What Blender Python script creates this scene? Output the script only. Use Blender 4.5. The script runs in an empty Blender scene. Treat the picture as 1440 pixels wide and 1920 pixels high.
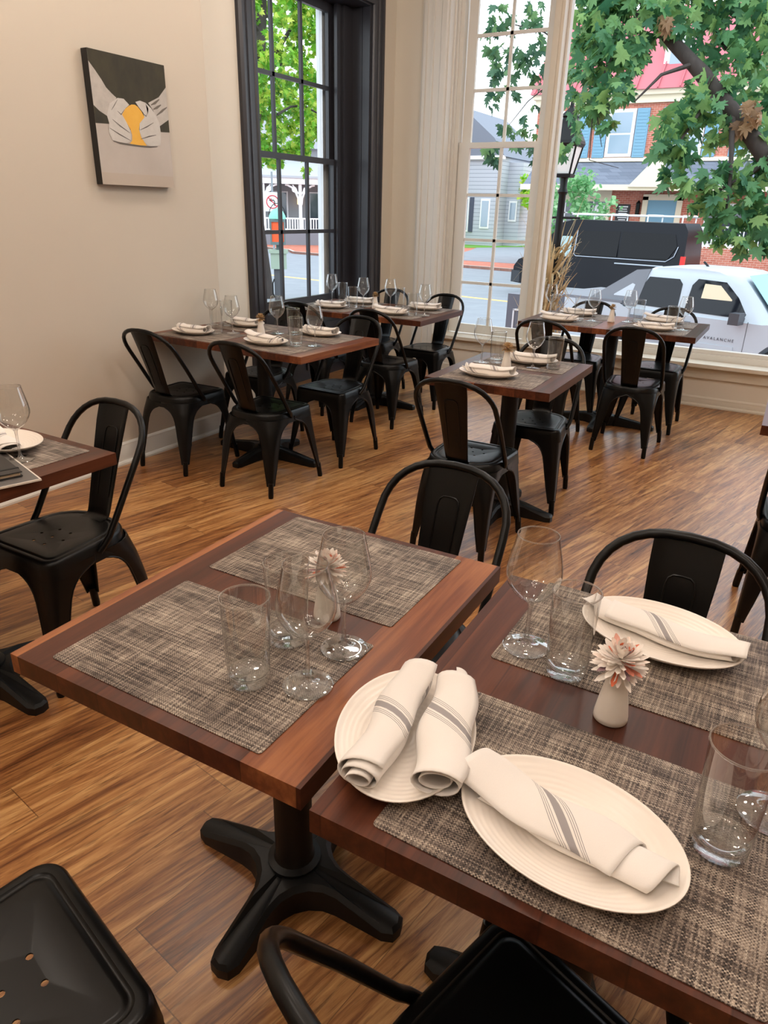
import bpy, bmesh, math, random
from mathutils import Vector, Matrix
R = math.radians
PI = math.pi
random.seed(7)
sc = bpy.context.scene
COL = sc.collection

# ------------------------------------------------------------------ camera
F_PX = 1323.6
cam_d = bpy.data.cameras.new('camera')
cam = bpy.data.objects.new('camera', cam_d)
COL.objects.link(cam)
yaw, pit, rol = R(-29.51), R(23.17), R(1.465)
f = Vector((math.sin(yaw) * math.cos(pit), math.cos(yaw) * math.cos(pit), -math.sin(pit)))
r0 = Vector((math.cos(yaw), -math.sin(yaw), 0)); u0 = r0.cross(f)
rv = math.cos(rol) * r0 + math.sin(rol) * u0
uv = -math.sin(rol) * r0 + math.cos(rol) * u0
cam.matrix_world = Matrix(((rv.x, uv.x, -f.x, 0), (rv.y, uv.y, -f.y, 0), (rv.z, uv.z, -f.z, 1.4835), (0, 0, 0, 1)))
cam_d.sensor_fit = 'VERTICAL'; cam_d.sensor_height = 24.0
cam_d.lens = F_PX / 1920 * 24.0
cam_d.clip_start = 0.02; cam_d.clip_end = 400
sc.camera = cam

# ------------------------------------------------------------------ world, light, exposure
sc.view_settings.view_transform = 'Standard'
sc.view_settings.look = 'None'
sc.view_settings.gamma = 1.0
sc.view_settings.exposure = 0.0
sc.cycles.use_denoising = True
sc.cycles.max_bounces = 12
sc.cycles.transparent_max_bounces = 24
sc.cycles.transmission_bounces = 10
sc.cycles.sample_clamp_indirect = 6.0
sc.cycles.caustics_refractive = False
sc.cycles.caustics_reflective = False
wd = bpy.data.worlds.new('overcast_sky'); sc.world = wd
wd.use_nodes = True
wn = wd.node_tree.nodes; wl = wd.node_tree.links
bg = wn['Background']
tc = wn.new('ShaderNodeTexCoord'); sp = wn.new('ShaderNodeSeparateXYZ'); rp = wn.new('ShaderNodeValToRGB')
wl.new(tc.outputs['Generated'], sp.inputs[0]); wl.new(sp.outputs['Z'], rp.inputs[0]); wl.new(rp.outputs[0], bg.inputs[0])
rp.color_ramp.elements[0].position = 0.0; rp.color_ramp.elements[0].color = (0.86, 0.93, 1.0, 1)
rp.color_ramp.elements[1].position = 0.6; rp.color_ramp.elements[1].color = (0.80, 0.90, 1.0, 1)
SKY = 3.0
bg.inputs[1].default_value = SKY
# the ceiling's warm bulbs (out of the frame, above the tables)
LAMPS = [(-2.6, 0.6), (-2.6, 2.3), (-2.4, 3.9), (-0.9, 0.9), (-0.7, 2.6), (-0.7, 4.2), (0.9, 1.4), (0.9, 3.2), (-2.5, -1.2)]
LAMP_W = 23.0
LAMP_COL = (1.0, 0.90, 0.81)
for lx, ly in LAMPS:
    ld = bpy.data.lights.new('ceiling_bulb', 'POINT'); ld.energy = LAMP_W; ld.color = LAMP_COL; ld.shadow_soft_size = 0.11
    lo = bpy.data.objects.new('ceiling_bulb', ld); lo.location = (lx, ly, 3.2); COL.objects.link(lo)

# a ring of small chandelier bulbs hanging behind the camera; they make the sparkle in the glasses
for k in range(14):
    a_ = 2 * PI * k / 14; rr_ = .55 if k % 2 else .34
    ld = bpy.data.lights.new('chandelier_bulb', 'POINT'); ld.energy = 3.4; ld.color = LAMP_COL; ld.shadow_soft_size = 0.035
    lo = bpy.data.objects.new('chandelier_bulb', ld); lo.location = (-.15 + rr_ * math.cos(a_), -.55 + rr_ * math.sin(a_), 2.95 + .12 * (k % 3)); COL.objects.link(lo)

# ------------------------------------------------------------------ small helpers
def s2l(c):
    c = c / 255.0
    return c / 12.92 if c <= 0.04045 else ((c + 0.055) / 1.055) ** 2.4
def rgb(r, g, b): return (s2l(r), s2l(g), s2l(b), 1.0)

class MB:
    """collects geometry in one bmesh"""
    def __init__(self): self.bm = bmesh.new(); self.mi = 0; self.uvl = None
    def v(self, p): return self.bm.verts.new(p)
    def f(self, vs):
        try:
            fc = self.bm.faces.new(vs); fc.material_index = self.mi; return fc
        except ValueError: return None
    def box(self, x0, x1, y0, y1, z0, z1, rot=0.0, piv=None):
        if rot:
            px, py = piv if piv else ((x0 + x1) / 2, (y0 + y1) / 2)
            c, s = math.cos(rot), math.sin(rot)
            g = lambda x, y, z: (px + (x - px) * c - (y - py) * s, py + (x - px) * s + (y - py) * c, z)
        else: g = lambda x, y, z: (x, y, z)
        p = [self.v(g(x, y, z)) for z in (z0, z1) for x, y in ((x0, y0), (x1, y0), (x1, y1), (x0, y1))]
        for q in ((3, 2, 1, 0), (4, 5, 6, 7), (0, 1, 5, 4), (1, 2, 6, 5), (2, 3, 7, 6), (3, 0, 4, 7)): self.f([p[i] for i in q])
        return self
    def rings(self, rs, close=True, cap0=False, cap1=False):
        vr = [[self.v(p) for p in r_] for r_ in rs]
        n = len(vr[0])
        for a, b in zip(vr, vr[1:]):
            for i in range(n if close else n - 1):
                self.f([a[i], a[(i + 1) % n], b[(i + 1) % n], b[i]])
        if cap0: self.f(vr[0][::-1])
        if cap1: self.f(vr[-1])
        return vr
    def tube(self, pts, r, n=8, cap=True, closed=False):
        pts = [Vector(p) for p in pts]; m = len(pts)
        rr = r if isinstance(r, (list, tuple)) else [r] * m
        prev = None; rs = []
        for i, p in enumerate(pts):
            if closed: t = pts[(i + 1) % m] - pts[i - 1]
            else: t = pts[min(i + 1, m - 1)] - pts[max(i - 1, 0)]
            t.normalize()
            if prev is None:
                a = Vector((0, 0, 1)) if abs(t.z) < 0.9 else Vector((1, 0, 0))
                nx = t.cross(a).normalized()
            else:
                nx = prev - t * prev.dot(t); nx.normalize()
            prev = nx; ny = t.cross(nx)
            rs.append([p + (nx * math.cos(2 * PI * k / n) + ny * math.sin(2 * PI * k / n)) * rr[i] for k in range(n)])
        if closed: rs.append(rs[0])
        self.rings(rs, True, cap and not closed, cap and not closed)
        return self
    def lathe(self, prof, n=32, c=(0, 0, 0), cap0=False, cap1=False, sx=1.0, sy=1.0):
        rs = [[(c[0] + r_ * sx * math.cos(2 * PI * k / n), c[1] + r_ * sy * math.sin(2 * PI * k / n), c[2] + z) for k in range(n)] for r_, z in prof]
        self.rings(rs, True, cap0, cap1); return self
    def prism(self, poly, fn0, fn1):
        a = [self.v(fn0(*p)) for p in poly]; b = [self.v(fn1(*p)) for p in poly]; n = len(poly)
        self.f(a[::-1]); self.f(b)
        for i in range(n): self.f([a[i], a[(i + 1) % n], b[(i + 1) % n], b[i]])
        return self
    def mesh(self, name, mats, smooth=None, bevel=0.0):
        bm = self.bm
        if bevel:
            es = [e for e in bm.edges if len(e.link_faces) == 2 and e.calc_face_angle(0) > 0.6]
            bmesh.ops.bevel(bm, geom=es, offset=bevel, segments=2, affect='EDGES', profile=0.6)
        bmesh.ops.recalc_face_normals(bm, faces=bm.faces[:]) if not getattr(self, 'keep', False) else None
        me = bpy.data.meshes.new(name); bm.to_mesh(me); bm.free()
        for m in (mats if isinstance(mats, (list, tuple)) else [mats]): me.materials.append(m)
        if smooth is not None:
            for p in me.polygons: p.use_smooth = True
            me.set_sharp_from_angle(angle=R(smooth))
        return me
    def build(self, name, mats, parent=None, smooth=None, bevel=0.0, loc=None, rz=0.0):
        me = self.mesh(name, mats, smooth, bevel)
        o = bpy.data.objects.new(name, me); COL.objects.link(o)
        if parent: o.parent = parent
        if loc is not None: o.location = loc
        if rz: o.rotation_euler = (0, 0, rz)
        return o

def thing(name, label, cat, loc=(0, 0, 0), rz=0.0, group=None):
    o = bpy.data.objects.new(name, None); COL.objects.link(o)
    o.empty_display_size = 0.05
    o.location = loc; o.rotation_euler = (0, 0, rz)
    o['label'] = label; o['category'] = cat
    if group: o['group'] = group
    return o
def tag(o, label, cat, group=None, kind=None):
    if label: o['label'] = label
    if cat: o['category'] = cat
    if group: o['group'] = group
    if kind: o['kind'] = kind
    return o
def struct(o, label=None):
    o['kind'] = 'structure'
    if label: o['label'] = label
    return o
def dup(root, loc, rz, label, group=None):
    r_ = root.copy(); COL.objects.link(r_); r_.location = loc; r_.rotation_euler = (0, 0, rz)
    r_['label'] = label
    if group: r_['group'] = group
    for ch in list(root.children):
        c = ch.copy(); COL.objects.link(c); c.parent = r_
        for g in list(ch.children):
            d = g.copy(); COL.objects.link(d); d.parent = c
    return r_

# ------------------------------------------------------------------ materials
def mat(name, col=(0.5, 0.5, 0.5, 1), rough=0.5, metal=0.0, spec=0.5, **kw):
    m = bpy.data.materials.new(name); m.use_nodes = True
    b = m.node_tree.nodes['Principled BSDF']
    b.inputs['Base Color'].default_value = col; b.inputs['Roughness'].default_value = rough
    b.inputs['Metallic'].default_value = metal; b.inputs['Specular IOR Level'].default_value = spec
    for k, val in kw.items(): b.inputs[k].default_value = val
    return m
class NT:
    def __init__(self, m): self.m = m; self.n = m.node_tree.nodes; self.l = m.node_tree.links; self.b = self.n.get('Principled BSDF')
    def add(self, t, **kw):
        x = self.n.new('ShaderNode' + t)
        for k, val in kw.items(): setattr(x, k, val)
        return x
    def math(self, op, a, b=None, c=None):
        x = self.add('Math', operation=op)
        for i, q in enumerate((a, b, c)):
            if q is None: continue
            if isinstance(q, (int, float)): x.inputs[i].default_value = q
            else: self.l.new(q, x.inputs[i])
        return x.outputs[0]
    def coord(self, kind='Object', scale=(1, 1, 1), rot=(0, 0, 0), loc=(0, 0, 0)):
        t = self.add('TexCoord'); mp = self.add('Mapping')
        mp.inputs['Scale'].default_value = scale; mp.inputs['Rotation'].default_value = rot; mp.inputs['Location'].default_value = loc
        self.l.new(t.outputs[kind], mp.inputs[0]); return mp.outputs[0]
    def noise(self, vec, scale=5, detail=4, rough=0.55, dist=0.0):
        x = self.add('TexNoise'); self.l.new(vec, x.inputs['Vector'])
        x.inputs['Scale'].default_value = scale; x.inputs['Detail'].default_value = detail; x.inputs['Roughness'].default_value = rough; x.inputs['Distortion'].default_value = dist
        return x.outputs['Fac']
    def ramp(self, fac, stops, interp='LINEAR'):
        x = self.add('ValToRGB'); x.color_ramp.interpolation = interp
        el = x.color_ramp.elements
        while len(el) < len(stops): el.new(0.5)
        for e, (p, c) in zip(el, stops): e.position = p; e.color = c
        self.l.new(fac, x.inputs[0]); return x.outputs[0]
    def mix(self, fac, a, b, mode='MIX'):
        x = self.add('Mix', data_type='RGBA', blend_type=mode)
        for i, q in ((0, fac), (6, a), (7, b)):
            if isinstance(q, (int, float, tuple)): x.inputs[i].default_value = q
            else: self.l.new(q, x.inputs[i])
        return x.outputs[2]
    def bump(self, h, strength=0.3, dist=0.002):
        x = self.add('Bump'); x.inputs['Strength'].default_value = strength; x.inputs['Distance'].default_value = dist
        self.l.new(h, x.inputs['Height']); self.l.new(x.outputs[0], self.b.inputs['Normal'])
    def col(self, s): self.l.new(s, self.b.inputs['Base Color'])

def hexw(vec_nt, vec):
    s = vec_nt.add('SeparateXYZ'); vec_nt.l.new(vec, s.inputs[0]); return s.outputs

def m_wood_top():
    m = mat('walnut_butcher_block', rough=0.34, spec=0.26); t = NT(m)
    ob = t.coord('Object'); x, y, z = hexw(t, ob)
    oi = t.add('ObjectInfo')
    wob = t.noise(t.coord('Object', (3, 0.6, 3)), 1.0, 2)
    oc = t.add('SeparateColor'); t.l.new(oi.outputs['Color'], oc.inputs[0])
    xs = t.math('ADD', t.math('DIVIDE', x, 0.098), t.math('MULTIPLY', oc.outputs[0], 61.0))
    pl = t.math('FLOOR', xs)
    wn_ = t.add('TexWhiteNoise', noise_dimensions='1D'); t.l.new(pl, wn_.inputs['W'])
    rnd = wn_.outputs['Value']
    # grain along the plank, moved from plank to plank
    cm = t.add('CombineXYZ'); t.l.new(t.math('MULTIPLY', x, 26.0), cm.inputs[0]); t.l.new(t.math('ADD', t.math('MULTIPLY', y, 1.5), t.math('MULTIPLY', rnd, 50.0)), cm.inputs[1]); t.l.new(t.math('MULTIPLY', z, 20.0), cm.inputs[2])
    g1 = t.noise(cm.outputs[0], 2.2, 6, 0.62, 0.4)
    g2 = t.noise(cm.outputs[0], 0.45, 3, 0.5, 0.8)
    rn3 = t.math('POWER', rnd, 2.2)
    v = t.math('ADD', t.math('ADD', t.math('MULTIPLY', rn3, t.math('SUBTRACT', 0.42, oc.outputs[2])), oc.outputs[1]), t.math('ADD', t.math('MULTIPLY', g1, 0.36), t.math('MULTIPLY', g2, 0.40)))
    c = t.ramp(v, [(0.26, rgb(40, 19, 12)), (0.42, rgb(76, 39, 25)), (0.60, rgb(112, 62, 38)), (0.82, rgb(172, 112, 68))])
    fr = t.math('FRACT', xs)
    seam = t.math('LESS_THAN', t.math('MINIMUM', fr, t.math('SUBTRACT', 1.0, fr)), 0.012)
    c = t.mix(t.math('MULTIPLY', seam, 0.45), c, rgb(38, 18, 12))
    t.col(c); t.bump(g1, 0.08, 0.001)
    t.l.new(t.math('ADD', 0.27, t.math('MULTIPLY', g1, 0.16)), t.b.inputs['Roughness'])
    return m

def m_floor():
    m = mat('plank_floor', rough=0.38, spec=0.5); t = NT(m)
    # planks of 0.15 x 1.2 m laid at a slight angle to the walls
    ob = t.coord('Object', rot=(0, 0, R(9))); x, y, z = hexw(t, ob)
    xs = t.math('DIVIDE', x, 0.155); row = t.math('FLOOR', xs)
    w1 = t.add('TexWhiteNoise', noise_dimensions='1D'); t.l.new(row, w1.inputs['W'])
    ys = t.math('ADD', t.math('DIVIDE', y, 1.22), t.math('MULTIPLY', w1.outputs['Value'], 7.0)); seg = t.math('FLOOR', ys)
    cv = t.add('CombineXYZ'); t.l.new(row, cv.inputs[0]); t.l.new(seg, cv.inputs[1])
    w2 = t.add('TexWhiteNoise', noise_dimensions='3D'); t.l.new(cv.outputs[0], w2.inputs['Vector']); rnd = w2.outputs['Value']
    og = t.coord('Object', rot=(0, 0, R(15))); gx, gy, gz = hexw(t, og)
    cm = t.add('CombineXYZ'); t.l.new(t.math('MULTIPLY', gx, 21.0), cm.inputs[0]); t.l.new(t.math('ADD', t.math('MULTIPLY', gy, 1.35), t.math('MULTIPLY', rnd, 60.0)), cm.inputs[1]); t.l.new(t.math('MULTIPLY', rnd, 9.0), cm.inputs[2])
    g1 = t.noise(cm.outputs[0], 2.4, 8, 0.66, 0.9)
    g2 = t.noise(cm.outputs[0], 0.55, 4, 0.55, 1.6)
    g3 = t.noise(cm.outputs[0], 5.0, 4, 0.65, 0.5)
    v = t.math('ADD', t.math('MULTIPLY', rnd, 0.10), t.math('ADD', t.math('MULTIPLY', g1, 0.64), t.math('MULTIPLY', g2, 0.36)))
    c = t.ramp(v, [(0.36, rgb(68, 37, 20)), (0.46, rgb(122, 76, 42)), (0.55, rgb(162, 111, 64)), (0.68, rgb(204, 157, 102))])
    dk = t.ramp(g3, [(0.34, (1, 1, 1, 1)), (0.46, (0, 0, 0, 1))])
    c = t.mix(t.math('MULTIPLY', dk, 0.62), c, rgb(70, 38, 20))
    # knots
    kv = t.add('CombineXYZ'); t.l.new(t.math('MULTIPLY', gx, 2.6), kv.inputs[0]); t.l.new(t.math('MULTIPLY', gy, 1.1), kv.inputs[1])
    vo = t.add('TexVoronoi'); t.l.new(kv.outputs[0], vo.inputs['Vector']); vo.inputs['Scale'].default_value = 1.0
    kn = t.ramp(t.math('ADD', vo.outputs['Distance'], t.math('MULTIPLY', g1, 0.08)), [(0.06, (1, 1, 1, 1)), (0.15, (0, 0, 0, 1))])
    c = t.mix(t.math('MULTIPLY', kn, 0.6), c, rgb(58, 34, 22))
    fx = t.math('FRACT', xs); fy = t.math('FRACT', ys)
    sm = t.math('MAXIMUM', t.math('LESS_THAN', fx, 0.012), t.math('LESS_THAN', fy, 0.0022))
    c = t.mix(t.math('MULTIPLY', sm, 0.55), c, rgb(48, 28, 16))
    t.col(c); t.bump(g1, 0.10, 0.001)
    t.l.new(t.math('ADD', 0.22, t.math('MULTIPLY', g3, 0.18)), t.b.inputs['Roughness'])
    return m

def m_mat():
    m = mat('woven_vinyl', rough=0.62, spec=0.35); t = NT(m)
    ob = t.coord('Object'); x, y, z = hexw(t, ob)
    P = 0.0046
    sx = t.math('SINE', t.math('MULTIPLY', x, 2 * PI / P)); sy = t.math('SINE', t.math('MULTIPLY', y, 2 * PI / P))
    h = t.math('MULTIPLY', sx, sy)
    oi = t.add('ObjectInfo'); off = t.math('MULTIPLY', oi.outputs['Random'], 40.0)
    def streak(a, b, k):
        cmb = t.add('CombineXYZ'); t.l.new(t.math('ADD', t.math('MULTIPLY', a, 260.0), off), cmb.inputs[0]); t.l.new(t.math('MULTIPLY', b, k), cmb.inputs[1])
        return t.noise(cmb.outputs[0], 1.0, 3, 0.6)
    n1 = streak(x, y, 14.0); n2 = streak(y, x, 9.0)
    big = t.noise(t.coord('Object', (6, 14, 6)), 1.0, 3)
    warp = t.math('GREATER_THAN', h, 0.0)
    nn = t.mix(warp, n1, n2)
    v = t.math('ADD', t.math('ADD', t.math('MULTIPLY', nn, 0.95), t.math('MULTIPLY', big, 0.30)), t.math('MULTIPLY', h, 0.05))
    c = t.ramp(v, [(0.46, rgb(30, 24, 22)), (0.57, rgb(80, 69, 63)), (0.67, rgb(138, 124, 112)), (0.83, rgb(204, 190, 172))])
    t.col(c); t.bump(h, 0.5, 0.0008)
    return m

def m_stripe_cloth():
    m = mat('striped_linen', rough=0.85, spec=0.2); t = NT(m)
    tcn = t.add('TexCoord'); u, v, w = hexw(t, tcn.outputs['UV'])
    q = u
    ad = t.math('ABSOLUTE', q)
    mask = t.math('LESS_THAN', ad, 0.0065)
    for d in (0.0115, 0.0150, 0.0185):
        mask = t.math('MAXIMUM', mask, t.math('LESS_THAN', t.math('ABSOLUTE', t.math('SUBTRACT', ad, d)), 0.00065))
    nz = t.noise(t.coord('UV', (900, 900, 1)), 1.0, 2)
    base = t.mix(nz, rgb(232, 225, 219), rgb(244, 239, 233))
    t.col(t.mix(t.math('MULTIPLY', mask, 0.85), base, rgb(128, 122, 124)))
    t.bump(nz, 0.2, 0.0005)
    t.b.inputs['Sheen Weight'].default_value = 0.15
    return m

def m_glass_thin(name, tint=(0.97, 0.98, 0.98, 1), base=0.05, edge=0.75, power=3.0, rough=0.0):
    m = bpy.data.materials.new(name); m.use_nodes = True; t = NT(m)
    t.n.remove(t.b)
    out = t.n['Material Output']
    tr = t.add('BsdfTransparent'); tr.inputs[0].default_value = tint
    gl = t.add('BsdfGlossy'); gl.inputs['Roughness'].default_value = rough
    lw = t.add('LayerWeight'); lw.inputs['Blend'].default_value = 0.5
    fac = t.math('ADD', base, t.math('MULTIPLY', t.math('POWER', lw.outputs['Facing'], power), edge))
    mx = t.add('MixShader'); t.l.new(fac, mx.inputs[0]); t.l.new(tr.outputs[0], mx.inputs[1]); t.l.new(gl.outputs[0], mx.inputs[2])
    t.l.new(mx.outputs[0], out.inputs[0]); return m
def m_glass_solid():
    m = bpy.data.materials.new('solid_clear_glass'); m.use_nodes = True; t = NT(m)
    t.n.remove(t.b); out = t.n['Material Output']
    g = t.add('BsdfGlass'); g.inputs['IOR'].default_value = 1.35; g.inputs['Roughness'].default_value = 0.0; g.inputs['Color'].default_value = (0.99, 0.995, 0.99, 1)
    tr = t.add('BsdfTransparent'); mx = t.add('MixShader'); mx.inputs[0].default_value = 0.72
    gl = t.add('BsdfGlossy'); gl.inputs['Roughness'].default_value = 0.0
    lw = t.add('LayerWeight'); lw.inputs['Blend'].default_value = 0.5
    m2 = t.add('MixShader'); t.l.new(t.math('ADD', 0.11, t.math('MULTIPLY', t.math('POWER', lw.outputs['Facing'], 2.2), 0.8)), m2.inputs[0])
    t.l.new(g.outputs[0], mx.inputs[1]); t.l.new(tr.outputs[0], mx.inputs[2])
    t.l.new(mx.outputs[0], m2.inputs[1]); t.l.new(gl.outputs[0], m2.inputs[2]); t.l.new(m2.outputs[0], out.inputs[0]); return m

def m_wall(name, c):
    m = mat(name, c, 0.75, spec=0.25); t = NT(m)
    n = t.noise(t.coord('Object'), 140, 3); t.bump(n, 0.05, 0.001); return m
def m_noisy(name, c1, c2, scale, rough=0.8, bump=0.0, kind='Object', detail=4, sc3=(1, 1, 1)):
    m = mat(name, c1, rough, spec=0.3); t = NT(m)
    n = t.noise(t.coord(kind, sc3), scale, detail); t.col(t.mix(n, c1, c2))
    if bump: t.bump(n, bump, 0.01)
    return m
def m_brick(name, c1, c2, mortar, w=0.22, h=0.075, flat=False):
    m = mat(name, rough=0.85, spec=0.2); t = NT(m)
    ob = t.coord('Object'); x, y, z = hexw(t, ob)
    cm = t.add('CombineXYZ')
    if flat: t.l.new(x, cm.inputs[0]); t.l.new(y, cm.inputs[1])
    else: t.l.new(t.math('ADD', x, y), cm.inputs[0]); t.l.new(z, cm.inputs[1])
    b = t.add('TexBrick'); t.l.new(cm.outputs[0], b.inputs['Vector'])
    b.inputs['Color1'].default_value = c1; b.inputs['Color2'].default_value = c2; b.inputs['Mortar'].default_value = mortar
    b.inputs['Scale'].default_value = 1.0; b.inputs['Brick Width'].default_value = w; b.inputs['Row Height'].default_value = h; b.inputs['Mortar Size'].default_value = 0.006 if not flat else 0.004
    t.col(b.outputs['Color']); return m
def m_leaf(name, a, b_, c):
    m = mat(name, rough=0.5, spec=0.35); t = NT(m)
    g = t.add('NewGeometry'); t.col(t.ramp(g.outputs['Random Per Island'], [(0.0, a), (0.5, b_), (1.0, c)]))
    t.b.inputs['Subsurface Weight'].default_value = 0.0
    tl = t.add('BsdfTranslucent'); t.l.new(t.ramp(g.outputs['Random Per Island'], [(0.0, a), (0.5, b_), (1.0, c)]), tl.inputs[0])
    mx = t.add('MixShader'); mx.inputs[0].default_value = 0.4
    t.l.new(t.b.outputs[0], mx.inputs[1]); t.l.new(tl.outputs[0], mx.inputs[2]); t.l.new(mx.outputs[0], t.n['Material Output'].inputs[0])
    return m

M = {}
M['wood'] = m_wood_top(); M['floor'] = m_floor(); M['mat'] = m_mat(); M['cloth'] = m_stripe_cloth()
M['wall'] = m_wall('warm_white_wall', rgb(203, 193, 178))
M['wall2'] = m_wall('pale_wall', rgb(226, 219, 205))
M['trim'] = mat('white_trim_paint', rgb(226, 224, 217), 0.42)
M['trim2'] = mat('cream_trim_paint', rgb(214, 206, 190), 0.45)
M['blacktrim'] = mat('black_trim_paint', rgb(46, 46, 52), 0.36)
M['ceil'] = mat('ceiling_paint', rgb(240, 234, 224), 0.9)
M['metal'] = mat('black_powder_coat', rgb(8, 8, 8), 0.31, 0.0, 0.24)
M['castiron'] = mat('black_cast_iron', rgb(12, 12, 12), 0.46, 0.0, 0.3)
M['hole'] = mat('hole_dark', rgb(96, 78, 66), 0.9)
M['glass'] = m_glass_thin('thin_clear_glass', (0.965, 0.972, 0.965, 1), 0.085, 0.95, 2.3)
M['solid'] = m_glass_solid()
M['pane'] = m_glass_thin('window_pane_glass', (0.98, 0.99, 0.985, 1), 0.0, 0.4, 5.0)
M['china'] = mat('white_china', rgb(242, 233, 223), 0.28, 0.0, 0.5)
M['vase'] = mat('matte_white_ceramic', rgb(238, 230, 220), 0.55)
M['black'] = mat('soft_black', rgb(24, 23, 24), 0.6)
# ------------------------------------------------------------------ the room
XL, XR_, YB, YR = -3.44, 3.2, 6.5, -2.8      # left wall, right wall, back wall, rear wall
XW = -3.68                                   # the window wall, set back behind the nearer left wall
ZC = 3.5
b = MB(); b.box(-4.1, XR_ + .2, YR - .2, YB + .35, -0.12, 0.0); struct(b.build('floor', M['floor']))
b = MB(); b.box(-4.2, XR_ + .2, YR - .2, YB + .4, ZC, ZC + .12); struct(b.build('ceiling', M['ceil']))
b = MB(); b.box(XL - .30, XL, YR - .2, 3.745, 0, ZC); struct(b.build('wall_left', M['wall']))
W1Y0, W1Y1, W1Z = 4.52, 6.08, 3.06           # black window opening
b = MB()
b.box(XW - .32, XW, 3.745, W1Y0, 0, ZC); b.box(XW - .32, XW, W1Y1, YB + .3, 0, ZC); b.box(XW - .32, XW, W1Y0, W1Y1, W1Z, ZC)
struct(b.build('wall_window_side', M['wall2']))
NX0, NX1, NZ1, SILL = -3.16, 2.4, 3.42, 0.365  # white window niche
b = MB()
b.box(XW, NX0, YB, YB + .3, 0, ZC); b.box(NX1, XR_ + .2, YB, YB + .3, 0, ZC)
b.box(NX0, NX1, YB, YB + .3, NZ1, ZC); b.box(NX0, NX1, YB, YB + .3, 0, SILL - .02)
struct(b.build('wall_back', M['wall2']))
b = MB(); b.box(XR_, XR_ + .2, YR - .2, YB, 0, ZC); struct(b.build('wall_right', M['wall']))
b = MB(); b.box(XL - .3, XR_ + .2, YR - .2, YR, 0, ZC); struct(b.build('wall_rear', M['wall']))

def base_prof(b, x0, y0, x1, y1, nx, ny, h=0.135):
    """a moulded baseboard from (x0,y0) to (x1,y1), standing out along (nx,ny)"""
    prof = [(0, 0), (.030, 0), (.030, .012), (.024, .022), (.016, .026), (.015, h - .030), (.012, h - .022), (.012, h - .012), (.006, h - .004), (.004, h), (0, h)]
    b.rings([[(x + nx * d, y + ny * d, z) for d, z in prof] for x, y in ((x0, y0), (x1, y1))], True, True, True)
b = MB(); base_prof(b, XL, YR, XL, 3.745, 1, 0); struct(b.build('baseboard_left', M['trim'], smooth=30))
b = MB(); base_prof(b, XW, 3.745, XW, 4.33, 1, 0); base_prof(b, XW, 6.26, XW, YB, 1, 0); struct(b.build('baseboard_window_side', M['trim'], smooth=30))
b = MB(); base_prof(b, XW, YB, -3.40, YB, 0, -1); base_prof(b, -3.16, YB, XR_, YB, 0, -1, 0.085); struct(b.build('baseboard_back', M['trim2'], smooth=30))

# ---- casings: stepped profile strips
def casing_y(b, x, y0, y1, z0, z1, out=1):
    """vertical casing on a wall of constant x between y0 and y1 (outer edge y0)"""
    s = 1 if y1 > y0 else -1; w = abs(y1 - y0)
    prof = [(0, 0), (0, .028), (.12, .040), (.22, .040), (.24, .026), (.42, .022), (.44, .030), (.52, .030), (.54, .020), (.80, .018), (.84, .028), (.96, .026), (1, .012), (1, 0)]
    b.rings([[(x + d * out, y0 + s * w * q, z) for q, d in prof] for z in (z0, z1)], True, True, True)
def casing_x(b, y, x0, x1, z0, z1):
    s = 1 if x1 > x0 else -1; w = abs(x1 - x0)
    prof = [(0, 0), (0, .028), (.10, .042), (.20, .042), (.22, .026), (.38, .022), (.40, .034), (.48, .034), (.50, .022), (.74, .020), (.78, .032), (.96, .030), (1, .014), (1, 0)]
    b.rings([[(x0 + s * w * q, y - d, z) for q, d in prof] for z in (z0, z1)], True, True, True)
b = MB()
casing_y(b, XW, 4.33, W1Y0, 0, 3.25); casing_y(b, XW, 6.26, W1Y1, 0, 3.25)
b.box(XW, XW + .030, W1Y0, W1Y1, W1Z, 3.25)
struct(b.build('trim_1', M['blacktrim'], smooth=25))
b = MB(); casing_x(b, YB, -3.40, NX0, 0, 3.45); b.box(NX0, NX1, YB - .03, YB, NZ1, 3.47); struct(b.build('trim_2', M['trim'], smooth=25))

# ---- black double hung window in the left wall
XS = -3.95
w1 = bpy.data.objects.new('window_1', None); COL.objects.link(w1); w1.location = (XS, (W1Y0 + W1Y1) / 2, 0); struct(w1)
OX, OY = XS, (W1Y0 + W1Y1) / 2
def L1(b, x0, x1, y0, y1, z0, z1): b.box(x0 - OX, x1 - OX, y0 - OY, y1 - OY, z0, z1)
b = MB()
for y0, y1, s in ((W1Y0 - .008, W1Y0 + .010, 1), (W1Y1 - .010, W1Y1 + .008, -1)):      # panelled reveals
    L1(b, XS - .06, XW, y0, y1, 0, W1Z)
    yi = y1 if s == 1 else y0
    for xa, xb, d in ((XW - .075, XW - .004, .014), (XW - .115, XW - .085, .006), (XS + .02, XS + .055, .012)):
        L1(b, xa, xb, min(yi, yi + s * d), max(yi, yi + s * d), .62, W1Z)
L1(b, XS - .06, XW, W1Y0, W1Y1, W1Z - .012, W1Z + .01)
struct(b.build('frame', M['blacktrim'], w1, bevel=.003))
b = MB()
L1(b, XS + .02, XS + .06, W1Y0, W1Y1, 0, .60)                       # apron panel below the sash
for ya, yb in ((4.60, 5.26), (5.34, 6.00)): L1(b, XS + .06, XS + .075, ya, yb, .09, .50)
L1(b, XS - .02, XS + .13, W1Y0, W1Y1, .60, .66)
struct(b.build('apron', M['blacktrim'], w1, bevel=.004))
b = MB()
for ya, yb in ((W1Y0, 4.62), (5.90, W1Y1)): L1(b, XS - .06, XS + .045, ya, yb, .66, W1Z)
for ya, yb in ((W1Y0, 4.645), (5.865, W1Y1)): L1(b, XS + .030, XS + .060, ya, yb, .66, W1Z)
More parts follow.
